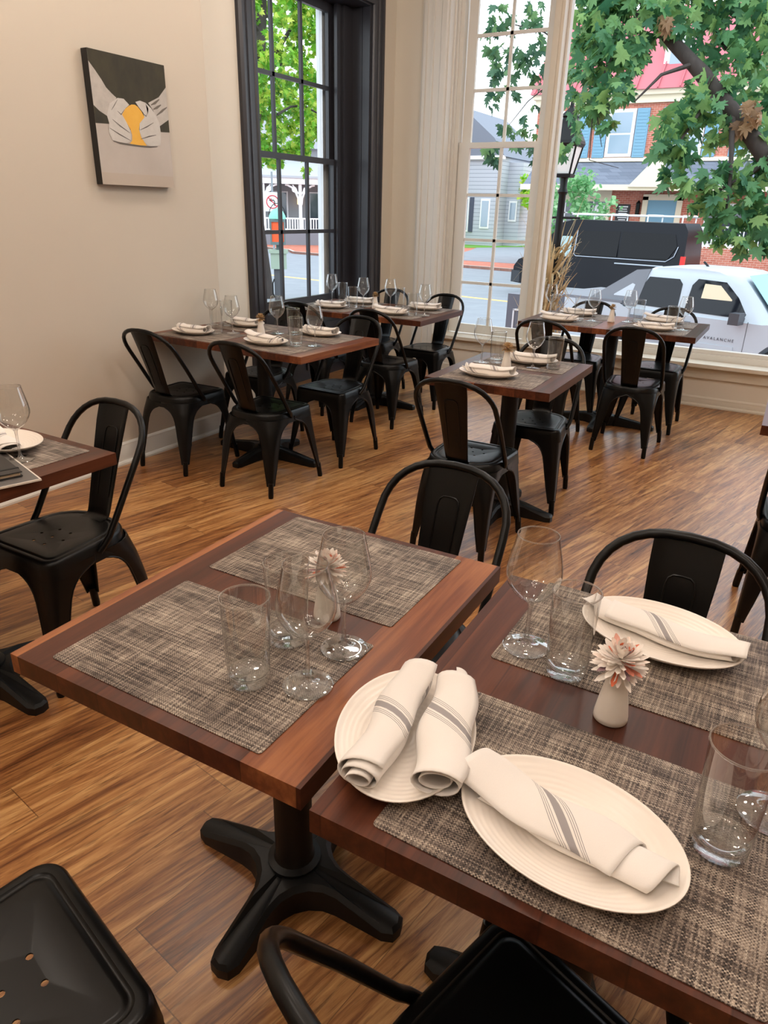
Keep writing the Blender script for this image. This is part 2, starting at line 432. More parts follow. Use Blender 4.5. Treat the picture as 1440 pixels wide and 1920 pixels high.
for ya, yb in ((W1Y0, 4.60), (5.93, W1Y1)): L1(b, XS + .050, XS + .085, ya, yb, .66, W1Z)
struct(b.build('stop', M['blacktrim'], w1, bevel=.003))
def sash(b, put, a0, a1, z0, z1, d0, d1, st, top, bot, ncol, nrow, mun):
    """put(b,d0,d1,a0,a1,z0,z1): stiles, rails and muntins of one sash"""
    put(b, d0, d1, a0, a0 + st, z0, z1); put(b, d0, d1, a1 - st, a1, z0, z1)
    put(b, d0, d1, a0 + st, a1 - st, z1 - top, z1); put(b, d0, d1, a0 + st, a1 - st, z0, z0 + bot)
    w = (a1 - a0 - 2 * st) / ncol; h = (z1 - top - z0 - bot) / nrow
    dm0, dm1 = d0 + (d1 - d0) * .2, d1 - (d1 - d0) * .1
    for i in range(1, ncol): put(b, dm0, dm1, a0 + st + w * i - mun / 2, a0 + st + w * i + mun / 2, z0 + bot, z1 - top)
    for i in range(1, nrow): put(b, dm0, dm1, a0 + st, a1 - st, z0 + bot + h * i - mun / 2, z0 + bot + h * i + mun / 2)
b = MB(); sash(b, L1, 4.62, 5.90, 1.845, 3.05, XS - .035, XS - .002, .075, .07, .04, 3, 2, .030); struct(b.build('upper_sash', M['blacktrim'], w1, bevel=.003))
b = MB(); sash(b, L1, 4.62, 5.90, .66, 1.885, XS + .002, XS + .036, .060, .045, .085, 3, 2, .030); struct(b.build('lower_sash', M['blacktrim'], w1, bevel=.003))
b = MB(); L1(b, XS - .021, XS - .017, 4.65, 5.87, 1.87, 3.02); L1(b, XS + .017, XS + .021, 4.65, 5.87, .70, 1.87); struct(b.build('pane', M['pane'], w1))
b = MB()                                                            # painted outer frame seen through the glass
for ya, yb, x0, x1 in ((5.90, 6.12, -4.13, -4.03), (5.845, 5.90, -4.055, -4.03), (5.885, 5.90, -4.10, -4.085), (4.45, 4.62, -4.13, -4.03)): L1(b, x0, x1, ya, yb, .55, 3.15)
L1(b, -4.13, -4.03, 4.5, 6.1, 3.05, 3.2); L1(b, -4.36, -4.03, 4.5, 6.1, .55, .64)
struct(b.build('outer_frame', mat('outer_grey_paint', rgb(226, 228, 230), .5), w1, bevel=.004))

# ---- white windows in the back wall
YS = 6.68
w2 = bpy.data.objects.new('window_2', None); COL.objects.link(w2); w2.location = (-2.65, YS, 0); struct(w2)
def L2(b, y0, y1, x0, x1, z0, z1): b.box(x0 + 2.65, x1 + 2.65, y0 - YS, y1 - YS, z0, z1)
b = MB()
L2(b, YB - .005, YS + .08, NX0 - .02, NX0 + .012, SILL, NZ1); L2(b, YB - .005, YS + .08, NX0, NX1, NZ1 - .02, NZ1 + .02)
L2(b, YS - .075, YS - .045, NX0 + .012, NX0 + .05, SILL, NZ1); L2(b, YS - .05, YS + .06, NX0 + .012, NX0 + .085, SILL, NZ1)
L2(b, YS - .10, YS - .085, NX0 + .012, NX0 + .03, SILL, NZ1)
L2(b, YS - .05, YS + .06, -2.285, -2.24, SILL, NZ1)
struct(b.build('frame', M['trim'], w2, bevel=.003))
b = MB(); sash(b, L2, -3.06, -2.255, 2.02, 3.39, YS + .010, YS + .040, .085, .08, .045, 2, 3, .026); struct(b.build('upper_sash', M['trim'], w2, bevel=.003))
b = MB(); sash(b, L2, -3.07, -2.245, SILL + .01, 2.065, YS - .030, YS + .005, .105, .045, .085, 2, 4, .026); struct(b.build('lower_sash', M['trim'], w2, bevel=.003))
b = MB(); L2(b, YS + .024, YS + .027, -3.0, -2.3, 2.05, 3.35); L2(b, YS - .013, YS - .010, -3.0, -2.3, .42, 2.04); struct(b.build('pane', M['pane'], w2))
b = MB()
b.box(-2.245, -2.165, YB + .05, YS + .06, SILL, NZ1); b.box(-2.235, -2.19, YB + .04, YB + .05, SILL, NZ1)
struct(b.build('trim_3', M['trim2'], bevel=.004))
w3 = bpy.data.objects.new('window_3', None); COL.objects.link(w3); w3.location = (0, YS, 0); struct(w3)
def L3(b, y0, y1, x0, x1, z0, z1): b.box(x0, x1, y0 - YS, y1 - YS, z0, z1)
b = MB(); L3(b, YS - .03, YS + .04, -2.165, -2.143, SILL, NZ1); L3(b, YS - .03, YS + .04, -2.165, NX1, SILL, SILL + .085); L3(b, YS - .05, YS - .03, -2.165, NX1, SILL, SILL + .05)
L3(b, YS - .03, YS + .04, -2.165, NX1, NZ1 - .06, NZ1); L3(b, YS - .03, YS + .04, NX1 - .06, NX1, SILL, NZ1)
struct(b.build('frame', M['trim'], w3, bevel=.003))
b = MB(); L3(b, YS, YS + .006, -2.143, NX1 - .06, SILL + .085, NZ1 - .06); struct(b.build('pane', M['pane'], w3))
b = MB()
b.box(NX0 + .02, NX1, YB - .075, YS + .10, SILL - .03, SILL); b.box(NX0 + .02, NX1, YB - .022, YB, SILL - .125, SILL - .03); b.box(NX0 + .02, NX1, YB - .036, YB, SILL - .05, SILL - .03)
struct(b.build('trim_4', M['trim2'], bevel=.005))

# ---- canvas print on the left wall: two pale hands cupping an egg shaped yellow lump of dough
pic = thing('canvas_print', 'canvas photo print of flour dusted hands around yellow dough, hung on the left wall', 'picture', (XL + .004, 3.105, 1.885))
PW, PH, PD = .516, .622, .045     # y across, z up
b = MB(); b.box(0, PD, -PW / 2, PW / 2, -PH / 2, PH / 2); cv = b.build('canvas', [mat('print_edge_black', rgb(26, 24, 22), .6)], pic, bevel=.002)
PB = MB(); PB.keep = True; PM = []
def pat(name, poly, d, m):
    """flat printed area: polygon in 0..1 picture coordinates (u right, v down)"""
    if m not in PM: PM.append(m)
    vs = [PB.v((PD + d, (u - .5) * PW, (.5 - v_) * PH)) for u, v_ in poly]
    fc = PB.f(vs); fc.material_index = PM.index(m); fc.normal_update()
    if fc.normal.x < 0: fc.normal_flip()
def m_print(name, c1, c2, scale=6, sc3=(1, 1, 1)):
    return m_noisy(name, c1, c2, scale, .6, kind='Object', sc3=sc3)
mdark = m_print('print_dark_cloth', rgb(22, 21, 20), rgb(70, 64, 42), 7, (1, 1.6, .9)); mtab = m_print('print_table', rgb(196, 188, 180), rgb(168, 158, 148), 3)
mskin = m_print('print_skin', rgb(196, 190, 182), rgb(160, 153, 146), 26); mcrease = mat('print_crease', rgb(92, 86, 80), .7); megg = m_print('print_dough', rgb(232, 184, 80), rgb(218, 160, 58), 12)
def ell(cx, cy, rx, ry, n=24, rot=0.0, egg=0.0):
    o = []
    for k in range(n):
        a = 2 * PI * k / n; x = rx * math.cos(a); y = ry * math.sin(a); x *= 1 + egg * math.sin(a)
        o.append((cx + x * math.cos(rot) - y * math.sin(rot), cy + x * math.sin(rot) + y * math.cos(rot)))
    return o
mtab2 = m_print('print_table_front', rgb(186, 174, 160), rgb(176, 162, 148), 4)
pat('printed_image', [(0, 0), (1, 0), (1, 1), (0, 1)], .0006, mtab)
pat('printed_image', [(0, .905), (1, .905), (1, 1), (0, 1)], .0010, mtab2)
pat('printed_image', [(0, 0), (1, 0), (1, .534), (.856, .54), (.5, .56), (.157, .53), (0, .536)], .0010, mdark)
pat('printed_image', [(0, .09), (.067, .146), (.136, .209), (.182, .26), (.245, .297), (.3, .324), (.23, .376), (.159, .473), (.064, .441), (0, .404)], .0014, mskin)
pat('printed_image', [(1, .17), (.882, .261), (.723, .32), (.785, .374), (.817, .423), (.855, .495), (1, .43)], .0014, mskin)
pat('printed_image', [(.449, .37), (.489, .355), (.534, .352), (.57, .364), (.618, .398), (.653, .44), (.58, .489), (.559, .541), (.575, .597), (.618, .637), (.645, .665), (.551, .669), (.411, .663), (.449, .636), (.456, .592), (.441, .551), (.397, .499), (.336, .448), (.376, .408)], .0018, megg)
mhand = m_print('print_floured_hand', rgb(206, 202, 196), rgb(182, 177, 170), 30)
pat('printed_image', [(.202, .375), (.311, .323), (.391, .321), (.458, .361), (.401, .393), (.348, .444), (.397, .499), (.433, .551), (.442, .607), (.425, .642), (.353, .667), (.25, .663), (.187, .651), (.151, .59), (.168, .522), (.15, .466)], .0022, mhand)
pat('printed_image', [(.545, .33), (.609, .314), (.684, .323), (.756, .359), (.805, .398), (.855, .464), (.867, .552), (.845, .649), (.692, .668), (.624, .646), (.58, .601), (.562, .55), (.576, .492), (.65, .44), (.64, .405), (.585, .367)], .0022, mhand)
def line(pts, w, d, m):
    n = len(pts); up = []; dn = []
    for i, (u, v_) in enumerate(pts):
        k = w * (.35 if i in (0, n - 1) else 1); up.append((u, v_ - k)); dn.append((u, v_ + k))
    pat('printed_image', up + dn[::-1], d, m)
for pts in ([(.216, .491), (.303, .532), (.428, .579)], [(.168, .56), (.284, .599), (.427, .638)], [(.291, .422), (.336, .445), (.387, .403)], [(.215, .423), (.261, .381), (.309, .336)],
            [(.571, .545), (.669, .513), (.773, .471)], [(.568, .617), (.689, .588), (.795, .569)], [(.638, .413), (.675, .429), (.7, .399)], [(.7, .408), (.717, .367), (.684, .332)]):
    line(pts, .005, .0027, mcrease)
line([(.194, .655), (.28, .666), (.42, .671), (.55, .673), (.692, .671), (.80, .662)], .006, .0027, mcrease)
mst = mat('print_sleeve_stripe', rgb(104, 96, 88), .7)
for pts in ([(.76, .333), (.827, .309), (.887, .277)], [(.787, .365), (.85, .343), (.905, .319)], [(.828, .409), (.914, .366), (.99, .33)]): line(pts, .012, .0019, mst)
PB.build('printed_image', PM, pic)
# ------------------------------------------------------------------ furniture
def lerp(a, c, t): return a + (c - a) * t
def interp(tab, z):
    for (z0, v0), (z1, v1) in zip(tab, tab[1:]):
        if (z0 >= z >= z1) or (z0 <= z <= z1): return lerp(v0, v1, (z - z0) / (z1 - z0) if z1 != z0 else 0)
    return tab[-1][1]

def seat_outline(inset, n=7):
    """rounded outline of the stamped seat; rear corners much rounder than the front ones"""
    hw_f, hw_r, yf, yr = .180 - inset, .168 - inset, .182 - inset, -.180 + inset
    rf, rr = max(.042 - inset * .6, .012), max(.125 - inset * .6, .05)
    pts = []
    for cx, cy, r_, a0 in ((hw_f - rf, yf - rf, rf, 0), (-hw_f + rf, yf - rf, rf, 90), (-hw_r + rr, yr + rr, rr, 180), (hw_r - rr, yr + rr, rr, 270)):
        for k in range(n):
            a = R(a0 + 90 * k / (n - 1)); pts.append((cx + r_ * math.cos(a), cy + r_ * math.sin(a)))
    return pts

def make_chair(label, loc, rz, group):
    t = thing('metal_cafe_chair', label, 'chair', loc, rz, group)
    # seat pan with its raised rim and pressed groove
    b = MB(); rs = []
    for inset, z in ((-.010, .388), (-.006, .418), (-.003, .440), (.001, .4485), (.006, .4520), (.013, .4530), (.0195, .4528), (.0220, .4502), (.0255, .4488), (.0290, .4500), (.0320, .4520), (.037, .4526), (.06, .4522)):
        rs.append([(x, y, z) for x, y in seat_outline(inset)])
    rim = b.rings(rs, True)[-1]
    b.rings([[(x, y, .388) for x, y in seat_outline(-.010)], [(x, y, .388) for x, y in seat_outline(.004)], [(x, y, .436) for x, y in seat_outline(.012)]])
    loops = [rim]                                # the pan is pierced by seven drain holes
    for hx, hy in ((-.055, .03), (0, .03), (.055, .03), (-.0275, -.020), (.0275, -.020), (-.0275, .080), (.0275, .080)):
        up = [b.v((hx + .0058 * math.cos(2 * PI * k / 10), hy + .0058 * math.sin(2 * PI * k / 10), .4460)) for k in range(10)]
        dn = [b.v((hx + .0058 * math.cos(2 * PI * k / 10), hy + .0058 * math.sin(2 * PI * k / 10), .4430)) for k in range(10)]
        for k in range(10): b.f([up[k], up[(k + 1) % 10], dn[(k + 1) % 10], dn[k]])
        loops.append(up)
    es = []
    for lp in loops:
        for k in range(len(lp)):
            e = b.bm.edges.get((lp[k], lp[(k + 1) % len(lp)])); es.append(e)
    bmesh.ops.triangle_fill(b.bm, use_beauty=True, use_dissolve=False, edges=es, normal=(0, 0, 1))
    b.build('seat', M['metal'], t, smooth=40)
    # splat
    b = MB(); rs = []
    prof = [(-.128, .4530, .052), (-.150, .4545, .053), (-.163, .462, .054), (-.170, .480, .055), (-.190, .540, .058), (-.215, .620, .062), (-.242, .700, .067), (-.268, .775, .072), (-.292, .836, .074)]
    for y, z, w in prof:
        bow = .010 if z > .47 else 0
        xs = [-w, -w * .93, -w * .5, 0, w * .5, w * .93, w]
        fr = [(x, y - bow * (1 - (x / w) ** 2) + (.004 if abs(x) > w * .97 else 0), z) for x in xs]
        bk = [(x, y_ - .0028, z_ - .0008) for x, y_, z_ in fr[::-1]]
        rs.append(fr + bk)
    b.rings(rs, True, True, True)
    def sp(x, z):
        y = interp([(p[1], p[0]) for p in prof[2:]], z); w = interp([(p[1], p[2]) for p in prof[2:]], z)
        return y - .010 * (1 - (x / w) ** 2)
    for off in (.0012, -.0040):
        pth = []
        for x, z in ((-.028, .52), (-.030, .60), (-.031, .68), (-.031, .735), (-.027, .750), (-.018, .757), (0, .758), (.018, .757), (.027, .750), (.031, .735), (.031, .68), (.030, .60), (.028, .52)):
            pth.append((x, sp(x, z) + off, z))
        b.tube(pth, [.0012] + [.0026] * 11 + [.0012], 6)
    b.build('backrest', M['metal'], t, smooth=40)
    # hooped tube
    b = MB(); pth = []
    side = [(.176, -.012, .418), (.184, -.030, .440), (.187, -.050, .462), (.188, -.094, .530), (.188, -.152, .620), (.186, -.206, .700)]
    pth += [(x, y, z) for x, y, z in side]
    for k in range(1, 16):
        a = PI * k / 16; s_ = math.sin(a); c_ = math.cos(a)
        pth.append((.186 * (abs(c_) ** .82) * (1 if c_ > 0 else -1), -.206 - .092 * s_ ** .85, .700 + .142 * s_ ** .85))
    pth += [(-x, y, z) for x, y, z in side[::-1]]
    b.tube(pth, .0112, 10); b.build('back_frame', M['metal'], t, smooth=60)
    # legs: tapering folded sheet with arched edges
    for sx in (1, -1):
        for sy in (1, -1):
            b = MB(); rows = []; ea = []; eb = []
            tx, ty = (.182, .186) if sy > 0 else (.176, -.186)
            fx, fy = (.212, .238) if sy > 0 else (.186, -.232)
            zs = [.418, .400, .388, .378, .366, .352, .335, .31, .27, .22, .16, .10, .066]
            wt = [(.418, .176), (.400, .176), (.388, .150), (.378, .126), (.366, .107), (.352, .094), (.335, .083), (.31, .074), (.27, .066), (.22, .058), (.16, .048), (.10, .036), (.066, .030)]
            rt = [(.418, .040 if sy > 0 else .105), (.35, .036 if sy > 0 else .062), (.25, .028), (.10, .017), (.066, .014)]
            for z in zs:
                q = (1 - z / .42) ** 1.0
                cx, cy = lerp(tx, fx, q), lerp(abs(ty), abs(fy), q); w = interp(wt, z); r_ = min(interp(rt, z), w * .96)
                row = [(cx - w, cy)]
                for k in range(6):
                    a = R(90 - 18 * k); row.append((cx - r_ + r_ * math.cos(a), cy - r_ + r_ * math.sin(a)))
                row.append((cx, cy - w))
                row = [(sx * x, sy * y, z) for x, y in row]
                rows.append(row); ea.append(row[0]); eb.append(row[-1])
            inner = []
            for row, z in zip(rows, zs):
                inner.append([(x - sx * .0032, y - sy * .0032, z_) for x, y, z_ in row])
            b.rings([o_ + i_[::-1] for o_, i_ in zip(rows, inner)], True, True, True)
            for e, dx, dy in ((ea, 0, -1), (eb, -1, 0)):
                b.tube([(x + sx * dx * .0025, y + sy * dy * .0025, z) for x, y, z in e[1:]], .0042, 6)
            # rolled foot
            q0, q1 = rows[-1][3], None
            cxf, cyf = sx * (lerp(tx, fx, .85) - .013), sy * (lerp(abs(ty), abs(fy), .85) - .013)
            cx0, cy0 = sx * (fx - .012), sy * (abs(fy) - .012)
            b.tube([(cxf, cyf, .085), (lerp(cxf, cx0, .3), lerp(cyf, cy0, .3), .060), (cx0, cy0, .012), (cx0, cy0, 0)], [.0145, .0150, .0150, .0135], 10)
            b.build('leg', M['metal'], t, smooth=45)
    return t

CH = make_chair
chair0 = None
def chair(label, x, y, deg, group):
    global chair0
    if chair0 is None:
        chair0 = make_chair(label, (x, y, 0), R(deg), group); return chair0
    return dup(chair0, (x, y, 0), R(deg), label, group)

SEEDS = iter([(.376, 0), (.360, .30), (.52, .12), (.73, .1), (.29, .12), (.91, .12), (.64, .25), (.05, .1), (.47, .2)])
def make_table(label, cx, cy, rz, wx, wy, group=None, ax=.29, ay=.29, z=.76):
    t = thing('restaurant_table', label, 'table', (cx, cy, 0), rz, group)
    b = MB(); b.box(-wx / 2, wx / 2, -wy / 2, wy / 2, z - .038, z); tt = b.build('tabletop', M['wood'], t, smooth=40, bevel=.0045); s_ = next(SEEDS); tt.color = (s_[0], 0, s_[1], 1)
    b = MB(); b.lathe([(.0, 0.05), (.060, .05), (.062, .082), (.048, .088), (.0435, .10), (.0435, z - .055), (.050, z - .052)], 24); 
    b.box(-.16, .16, -.025, .025, z - .052, z - .0385); b.box(-.025, .025, -.16, .16, z - .0525, z - .0385)
    b.build('column', M['castiron'], t, smooth=40)
    # cast cross foot: four tapering arms with filleted crotches
    def outline(w0, w1, grow):
        pts = []
        arms = [(0, ax), (90, ay), (180, ax), (270, ay)]
        fl = .115
        for i, (a, L) in enumerate(arms):
            ca, sa = math.cos(R(a)), math.sin(R(a))
            g = lambda u, v_: (u * ca - v_ * sa, u * sa + v_ * ca)
            pts.append(g(fl + .02, -w1 - grow)); pts.append(g(L - .03, -w1 - grow)); pts.append(g(L - .006 + grow, -w1 * .70)); pts.append(g(L + grow, 0)); pts.append(g(L - .006 + grow, w1 * .70)); pts.append(g(L - .03, w1 + grow)); pts.append(g(fl + .02, w1 + grow))
            for k in range(1, 5):          # fillet to the next arm
                th = R(90 * k / 5); rr = fl + .02 - w1
                u = fl + .02 - rr * math.sin(th); v_ = w1 + rr * (1 - math.cos(th))
                pts.append(g(u - grow * .5, v_ + 0 - grow * .5 if False else v_))
        return pts
    b = MB()
    o0 = outline(.04, .033, .0); n = len(o0)
    def hz(x, y):
        d = math.hypot(x, y); L = ax if abs(x) > abs(y) else ay
        return lerp(.076, .052, min(1, max(0, (d - .06) / (L - .06)))) if d < L - .03 else .036
    c3 = [(x, y, 0) for x, y in o0]
    c4 = [(x, y, hz(x, y) - .010) for x, y in o0]
    c5 = [(x * .985 - (.006 if x > .02 else -.006 if x < -.02 else 0) * 0, y * .985, hz(x, y)) for x, y in o0]
    o1 = outline(.04, .023, -.0)
    c5 = [(x * .975, y * .975, hz(x, y)) for x, y in o1]
    vr = b.rings([c3, c4, c5], True, True, False)
    cv_ = b.v((0, 0, .078)); top = vr[-1]
    for i in range(n): b.f([top[i], top[(i + 1) % n], cv_])
    b.build('base', M['castiron'], t, smooth=35)
    return t

G_CH = 'black metal cafe chairs around the tables'
tab = {}
tab['FL'] = make_table('small front table without plates, nearest the aisle of bare floor', -.762, .960, R(.8), .615, .762, ax=.285, ay=.275)
tab['FR'] = make_table('front table holding three plates, pushed against the one without plates', -.115, .945, R(.6), .615, .762, ax=.285, ay=.275)
tab['A'] = make_table('long walnut table against the left wall under the canvas print', -2.815, 3.42, R(-2), 1.19, .765, ax=.40, ay=.31)
tab['B'] = make_table('single square walnut table standing free in the middle of the room', -1.195, 3.385, R(1), .610, .765, ax=.29, ay=.29)
tab['C'] = make_table('long walnut table in front of the picture window and white pickup', -1.185, 5.47, R(.5), 1.22, .765, ax=.40, ay=.31)
tab['D'] = make_table('long walnut table in the corner beside the black framed window', -2.955, 4.965, R(1.2), 1.21, .765, ax=.40, ay=.31)
tab['L'] = make_table('walnut table at the left edge with a black folder on it', -2.090, 1.040, R(-1), .61, .765, ax=.29, ay=.29)
tab['LL'] = make_table('walnut table at the far left, beyond the one with the black folder', -2.712, 1.050, R(-1), .61, .765, ax=.29, ay=.29)
tab['R'] = make_table('walnut table at the right edge by the cream panelling, only its corner visible', .555, 3.385, R(.8), 1.21, .765, ax=.40, ay=.31)

chair('black metal chair at the picture-side table, near side, closest to the left wall', -3.150, 3.055, 2, G_CH)
chair('black metal chair at the wall table, near side, second from the wall', -2.505, 3.055, 1, G_CH)
chair('black metal chair on the window side of the wall table, nearest the wall', -3.12, 3.76, 181, G_CH)
chair('black metal chair on the window side of the wall table, seat showing past its corner', -2.475, 3.705, 178, G_CH)
chair('black metal chair on the near side of the corner table, beside the black window', -3.24, 4.62, 0, G_CH)
chair('black metal chair on the near side of the corner table, away from the window', -2.615, 4.605, 1, G_CH)
chair('black metal chair in the corner between the black window and the corner table', -3.155, 5.345, 180, G_CH)
chair('black metal chair on the far side of the corner table, beside the white casing', -2.62, 5.30, 178, G_CH)
chair('black metal chair at the free standing square table, back turned to the camera', -1.205, 2.935, 1, G_CH)
chair('black metal chair at the free standing square table, facing the camera', -1.150, 3.675, 184, G_CH)
chair('black metal chair on the near side of the window table, at its left end', -1.465, 4.90, 0, G_CH)
chair('black metal chair on the near side of the window table, at its right end', -.893, 4.965, 1, G_CH)
chair('black metal chair under the picture window by the lamp post', -1.465, 5.668, 181, G_CH)
chair('black metal chair under the picture window in front of the pickup door', -.865, 5.662, 178, G_CH)
chair('black metal chair at the left edge table, its pierced seat showing whole', -2.025, 1.345, 180, G_CH)
chair('black metal chair across the front table without plates, back toward the floor', -.735, 1.395, 180, G_CH)
chair('black metal chair behind the far plate of the front table', -.105, 1.252, 180, G_CH)
chair('black metal chair at the lower left corner, only seat front showing', -.785, .275, -14, G_CH)
chair('black metal chair at the bottom centre, its hoop cut by the frame', -.098, .570, -20, G_CH)
chair('black metal chair at the right edge, mostly out of the frame', .205, 2.93, 1, G_CH)
# ------------------------------------------------------------------ tableware
TZ = .76
def solid(name, rs_fn): pass
# one mesh of each kind, shared by its copies
def me_placemat():
    b = MB(); pts = []
    hx, hy, r_ = .228, .162, .006
    for cx, cy, a0 in ((hx - r_, hy - r_, 0), (-hx + r_, hy - r_, 90), (-hx + r_, -hy + r_, 180), (hx - r_, -hy + r_, 270)):
        for k in range(4): a = R(a0 + 30 * k); pts.append((cx + r_ * math.cos(a), cy + r_ * math.sin(a)))
    b.rings([[(x, y, 0) for x, y in pts], [(x, y, .0014) for x, y in pts], [(x * .998, y * .997, .0018) for x, y in pts]], True, True, True)
    return b.mesh('placemat', M['mat'], 50)
def me_plate():
    b = MB(); pr = [(.0, .0), (.50, .0), (.56, .0), (.58, .0025), (.66, .004), (.82, .010), (.93, .0165), (.985, .0215), (1.0, .0235), (.998, .0248), (.985, .0250), (.965, .0238)]
    r_ = .95
    while r_ > .06:
        base = .0055 + .0165 * max(0, (r_ - .42) / .53) ** 1.7
        pr.append((r_, base + .00022 * math.sin(r_ * 2 * PI / .072))); r_ -= .012
    pr.append((0.0, .0055))
    b.lathe([(max(q, .0001), z) for q, z in pr], 72, sx=.145, sy=.102)
    return b.mesh('plate', M['china'], 60)
def me_napkin(seed=0, L=.235, flat=.5, turns=2.1, r1=.040, skew=.035, stripe=.0, slant=.9):
    """a linen sheet rolled into a flattened scroll; ends cut on the slant, the printed stripe runs across the weave"""
    rnd = random.Random(seed); b = MB(); uv_ = b.bm.loops.layers.uv.new('UV')
    N, Q = 44, 26
    grid = []
    arc = 0; prev = None
    for i in range(N + 1):
        t = i / N; a = -PI * .15 + 2 * PI * turns * (t - 1) + PI * .98
        rad = r1 * (.34 + .66 * t ** .8)
        row = []
        x0 = math.cos(a) * rad; z0 = math.sin(a) * rad
        if prev is not None: arc += math.hypot(x0 - prev[0], z0 - prev[1])
        prev = (x0, z0)
        for j in range(Q + 1):
            s = j / Q * 2 - 1
            taper = 1 - .16 * max(0, s) ** 2 - .05 * max(0, -s) ** 2 
            u = s * L / 2 + skew * (t - .5) * 2 + .004 * math.sin(7 * t + seed)
            end = max(0, abs(s) - .55) / .45
            yy = x0 * taper * (1 + .05 * math.sin(3 * s + seed)) + .004 * math.sin(5 * s + seed)
            zz = z0 * taper * flat
            zz += .0010 * math.sin(9 * s + 4 * t + seed) * end
            row.append((u, yy, zz, u, arc))
        grid.append(row)
    zmin = min(p[2] for r_ in grid for p in r_)
    bend = lambda u: .0165 * (max(0, abs(u) / .145 - .42) / .53) ** 1.7 * .9
    vs = [[b.v((p[0], p[1], max(p[2] - zmin - .002, .0004 + .0012 * (i / N)) + bend(p[0]))) for p in r_] for i, r_ in enumerate(grid)]
    total = arc
    for i in range(N):
        for j in range(Q):
            fc = b.f([vs[i][j], vs[i][j + 1], vs[i + 1][j + 1], vs[i + 1][j]])
            for lp, (ii, jj) in zip(fc.loops, ((i, j), (i, j + 1), (i + 1, j + 1), (i + 1, j))):
                p = grid[ii][jj]; lp[uv_].uv = (p[3] - stripe + slant * (p[4] - total + .045), p[4])
    b.keep = True
    bmesh.ops.recalc_face_normals(b.bm, faces=b.bm.faces[:])
    return b.mesh('napkin', M['cloth'], 70)
def nap_obj(me, name='rolled_napkin'):
    o = bpy.data.objects.new(name, me); COL.objects.link(o)
    md = o.modifiers.new('thickness', 'SOLIDIFY'); md.thickness = .0018; md.offset = 0
    return o
def make_wine(label, loc, group, s=1.0):
    t = thing('wine_glass', label, 'wine glass', loc, 0, group)
    b = MB(); b.lathe([(.0001, .0022), (.030, .0014), (.0405, .0012), (.0418, .0022), (.040, .0032), (.025, .0046), (.010, .0075), (.0052, .014), (.0040, .028), (.0036, .055), (.0038, .078), (.0052, .089), (.0085, .0945), (.0001, .0950)], 36)
    b.build('stem', M['solid'], t, smooth=60)
    b = MB(); pr = [(.0070, .0940), (.0150, .0985), (.0250, .1060), (.0350, .1165), (.0435, .1300), (.0478, .1430), (.0485, .1530), (.0468, .1680), (.0432, .1860), (.0392, .2040), (.0352, .2230)]
    pr2 = []
    for (a0, z0), (a1, z1) in zip(pr, pr[1:]):
        for k in range(2): pr2.append((lerp(a0, a1, k / 2), lerp(z0, z1, k / 2)))
    pr2.append(pr[-1])
    b.lathe(pr2, 40); b.build('bowl', M['glass'], t, smooth=80)
    b = MB(); b.tube([(.0352 * math.cos(2 * PI * k / 40), .0352 * math.sin(2 * PI * k / 40), .2230) for k in range(40)], .0012, 6, closed=True)
    b.build('rim', M['solid'], t, smooth=60)
    return t
def make_tumbler(label, loc, group):
    t = thing('water_tumbler', label, 'water glass', loc, 0, group)
    b = MB(); b.lathe([(.0001, .0), (.0310, .0), (.0335, .0020), (.0345, .016), (.0350, .0200), (.0325, .0200), (.0310, .0175), (.0200, .0145), (.0001, .0140)], 36); b.build('base', M['solid'], t, smooth=50)
    b = MB(); b.lathe([(.0350, .0190), (.0360, .05), (.0377, .10), (.0395, .158)], 40); b.build('wall', M['glass'], t, smooth=80)
    b = MB(); b.tube([(.0395 * math.cos(2 * PI * k / 40), .0395 * math.sin(2 * PI * k / 40), .158) for k in range(40)], .0016, 6, closed=True)
    b.build('rim', M['solid'], t, smooth=60)
    return t
def make_vase(label, loc, group):
    b = MB(); b.lathe([(.0001, .0), (.0240, .0), (.0262, .0016), (.0258, .010), (.0222, .036), (.0172, .062), (.0146, .080), (.0140, .090), (.0132, .0915), (.0118, .090), (.0118, .070), (.0001, .065)], 36)
    o = b.build('bud_vase', M['vase'], None, smooth=60, loc=loc); return tag(o, label, 'vase', group)
def m_petal():
    m = mat('petal', rough=.6, spec=.2); t = NT(m); g = t.add('NewGeometry')
    t.col(t.ramp(g.outputs['Random Per Island'], [(0, rgb(252, 246, 238)), (.70, rgb(250, 238, 228)), (.74, rgb(222, 118, 84)), (.82, rgb(226, 120, 84)), (.85, rgb(248, 232, 220)), (.95, rgb(244, 222, 208)), (.97, rgb(150, 122, 128))])); return m
M['petal'] = m_petal(); M['petal_dry'] = m_leaf('dried_petal', rgb(222, 196, 158), rgb(200, 168, 122), rgb(176, 138, 92)); M['stem'] = mat('flower_stem', rgb(96, 112, 60), .6)
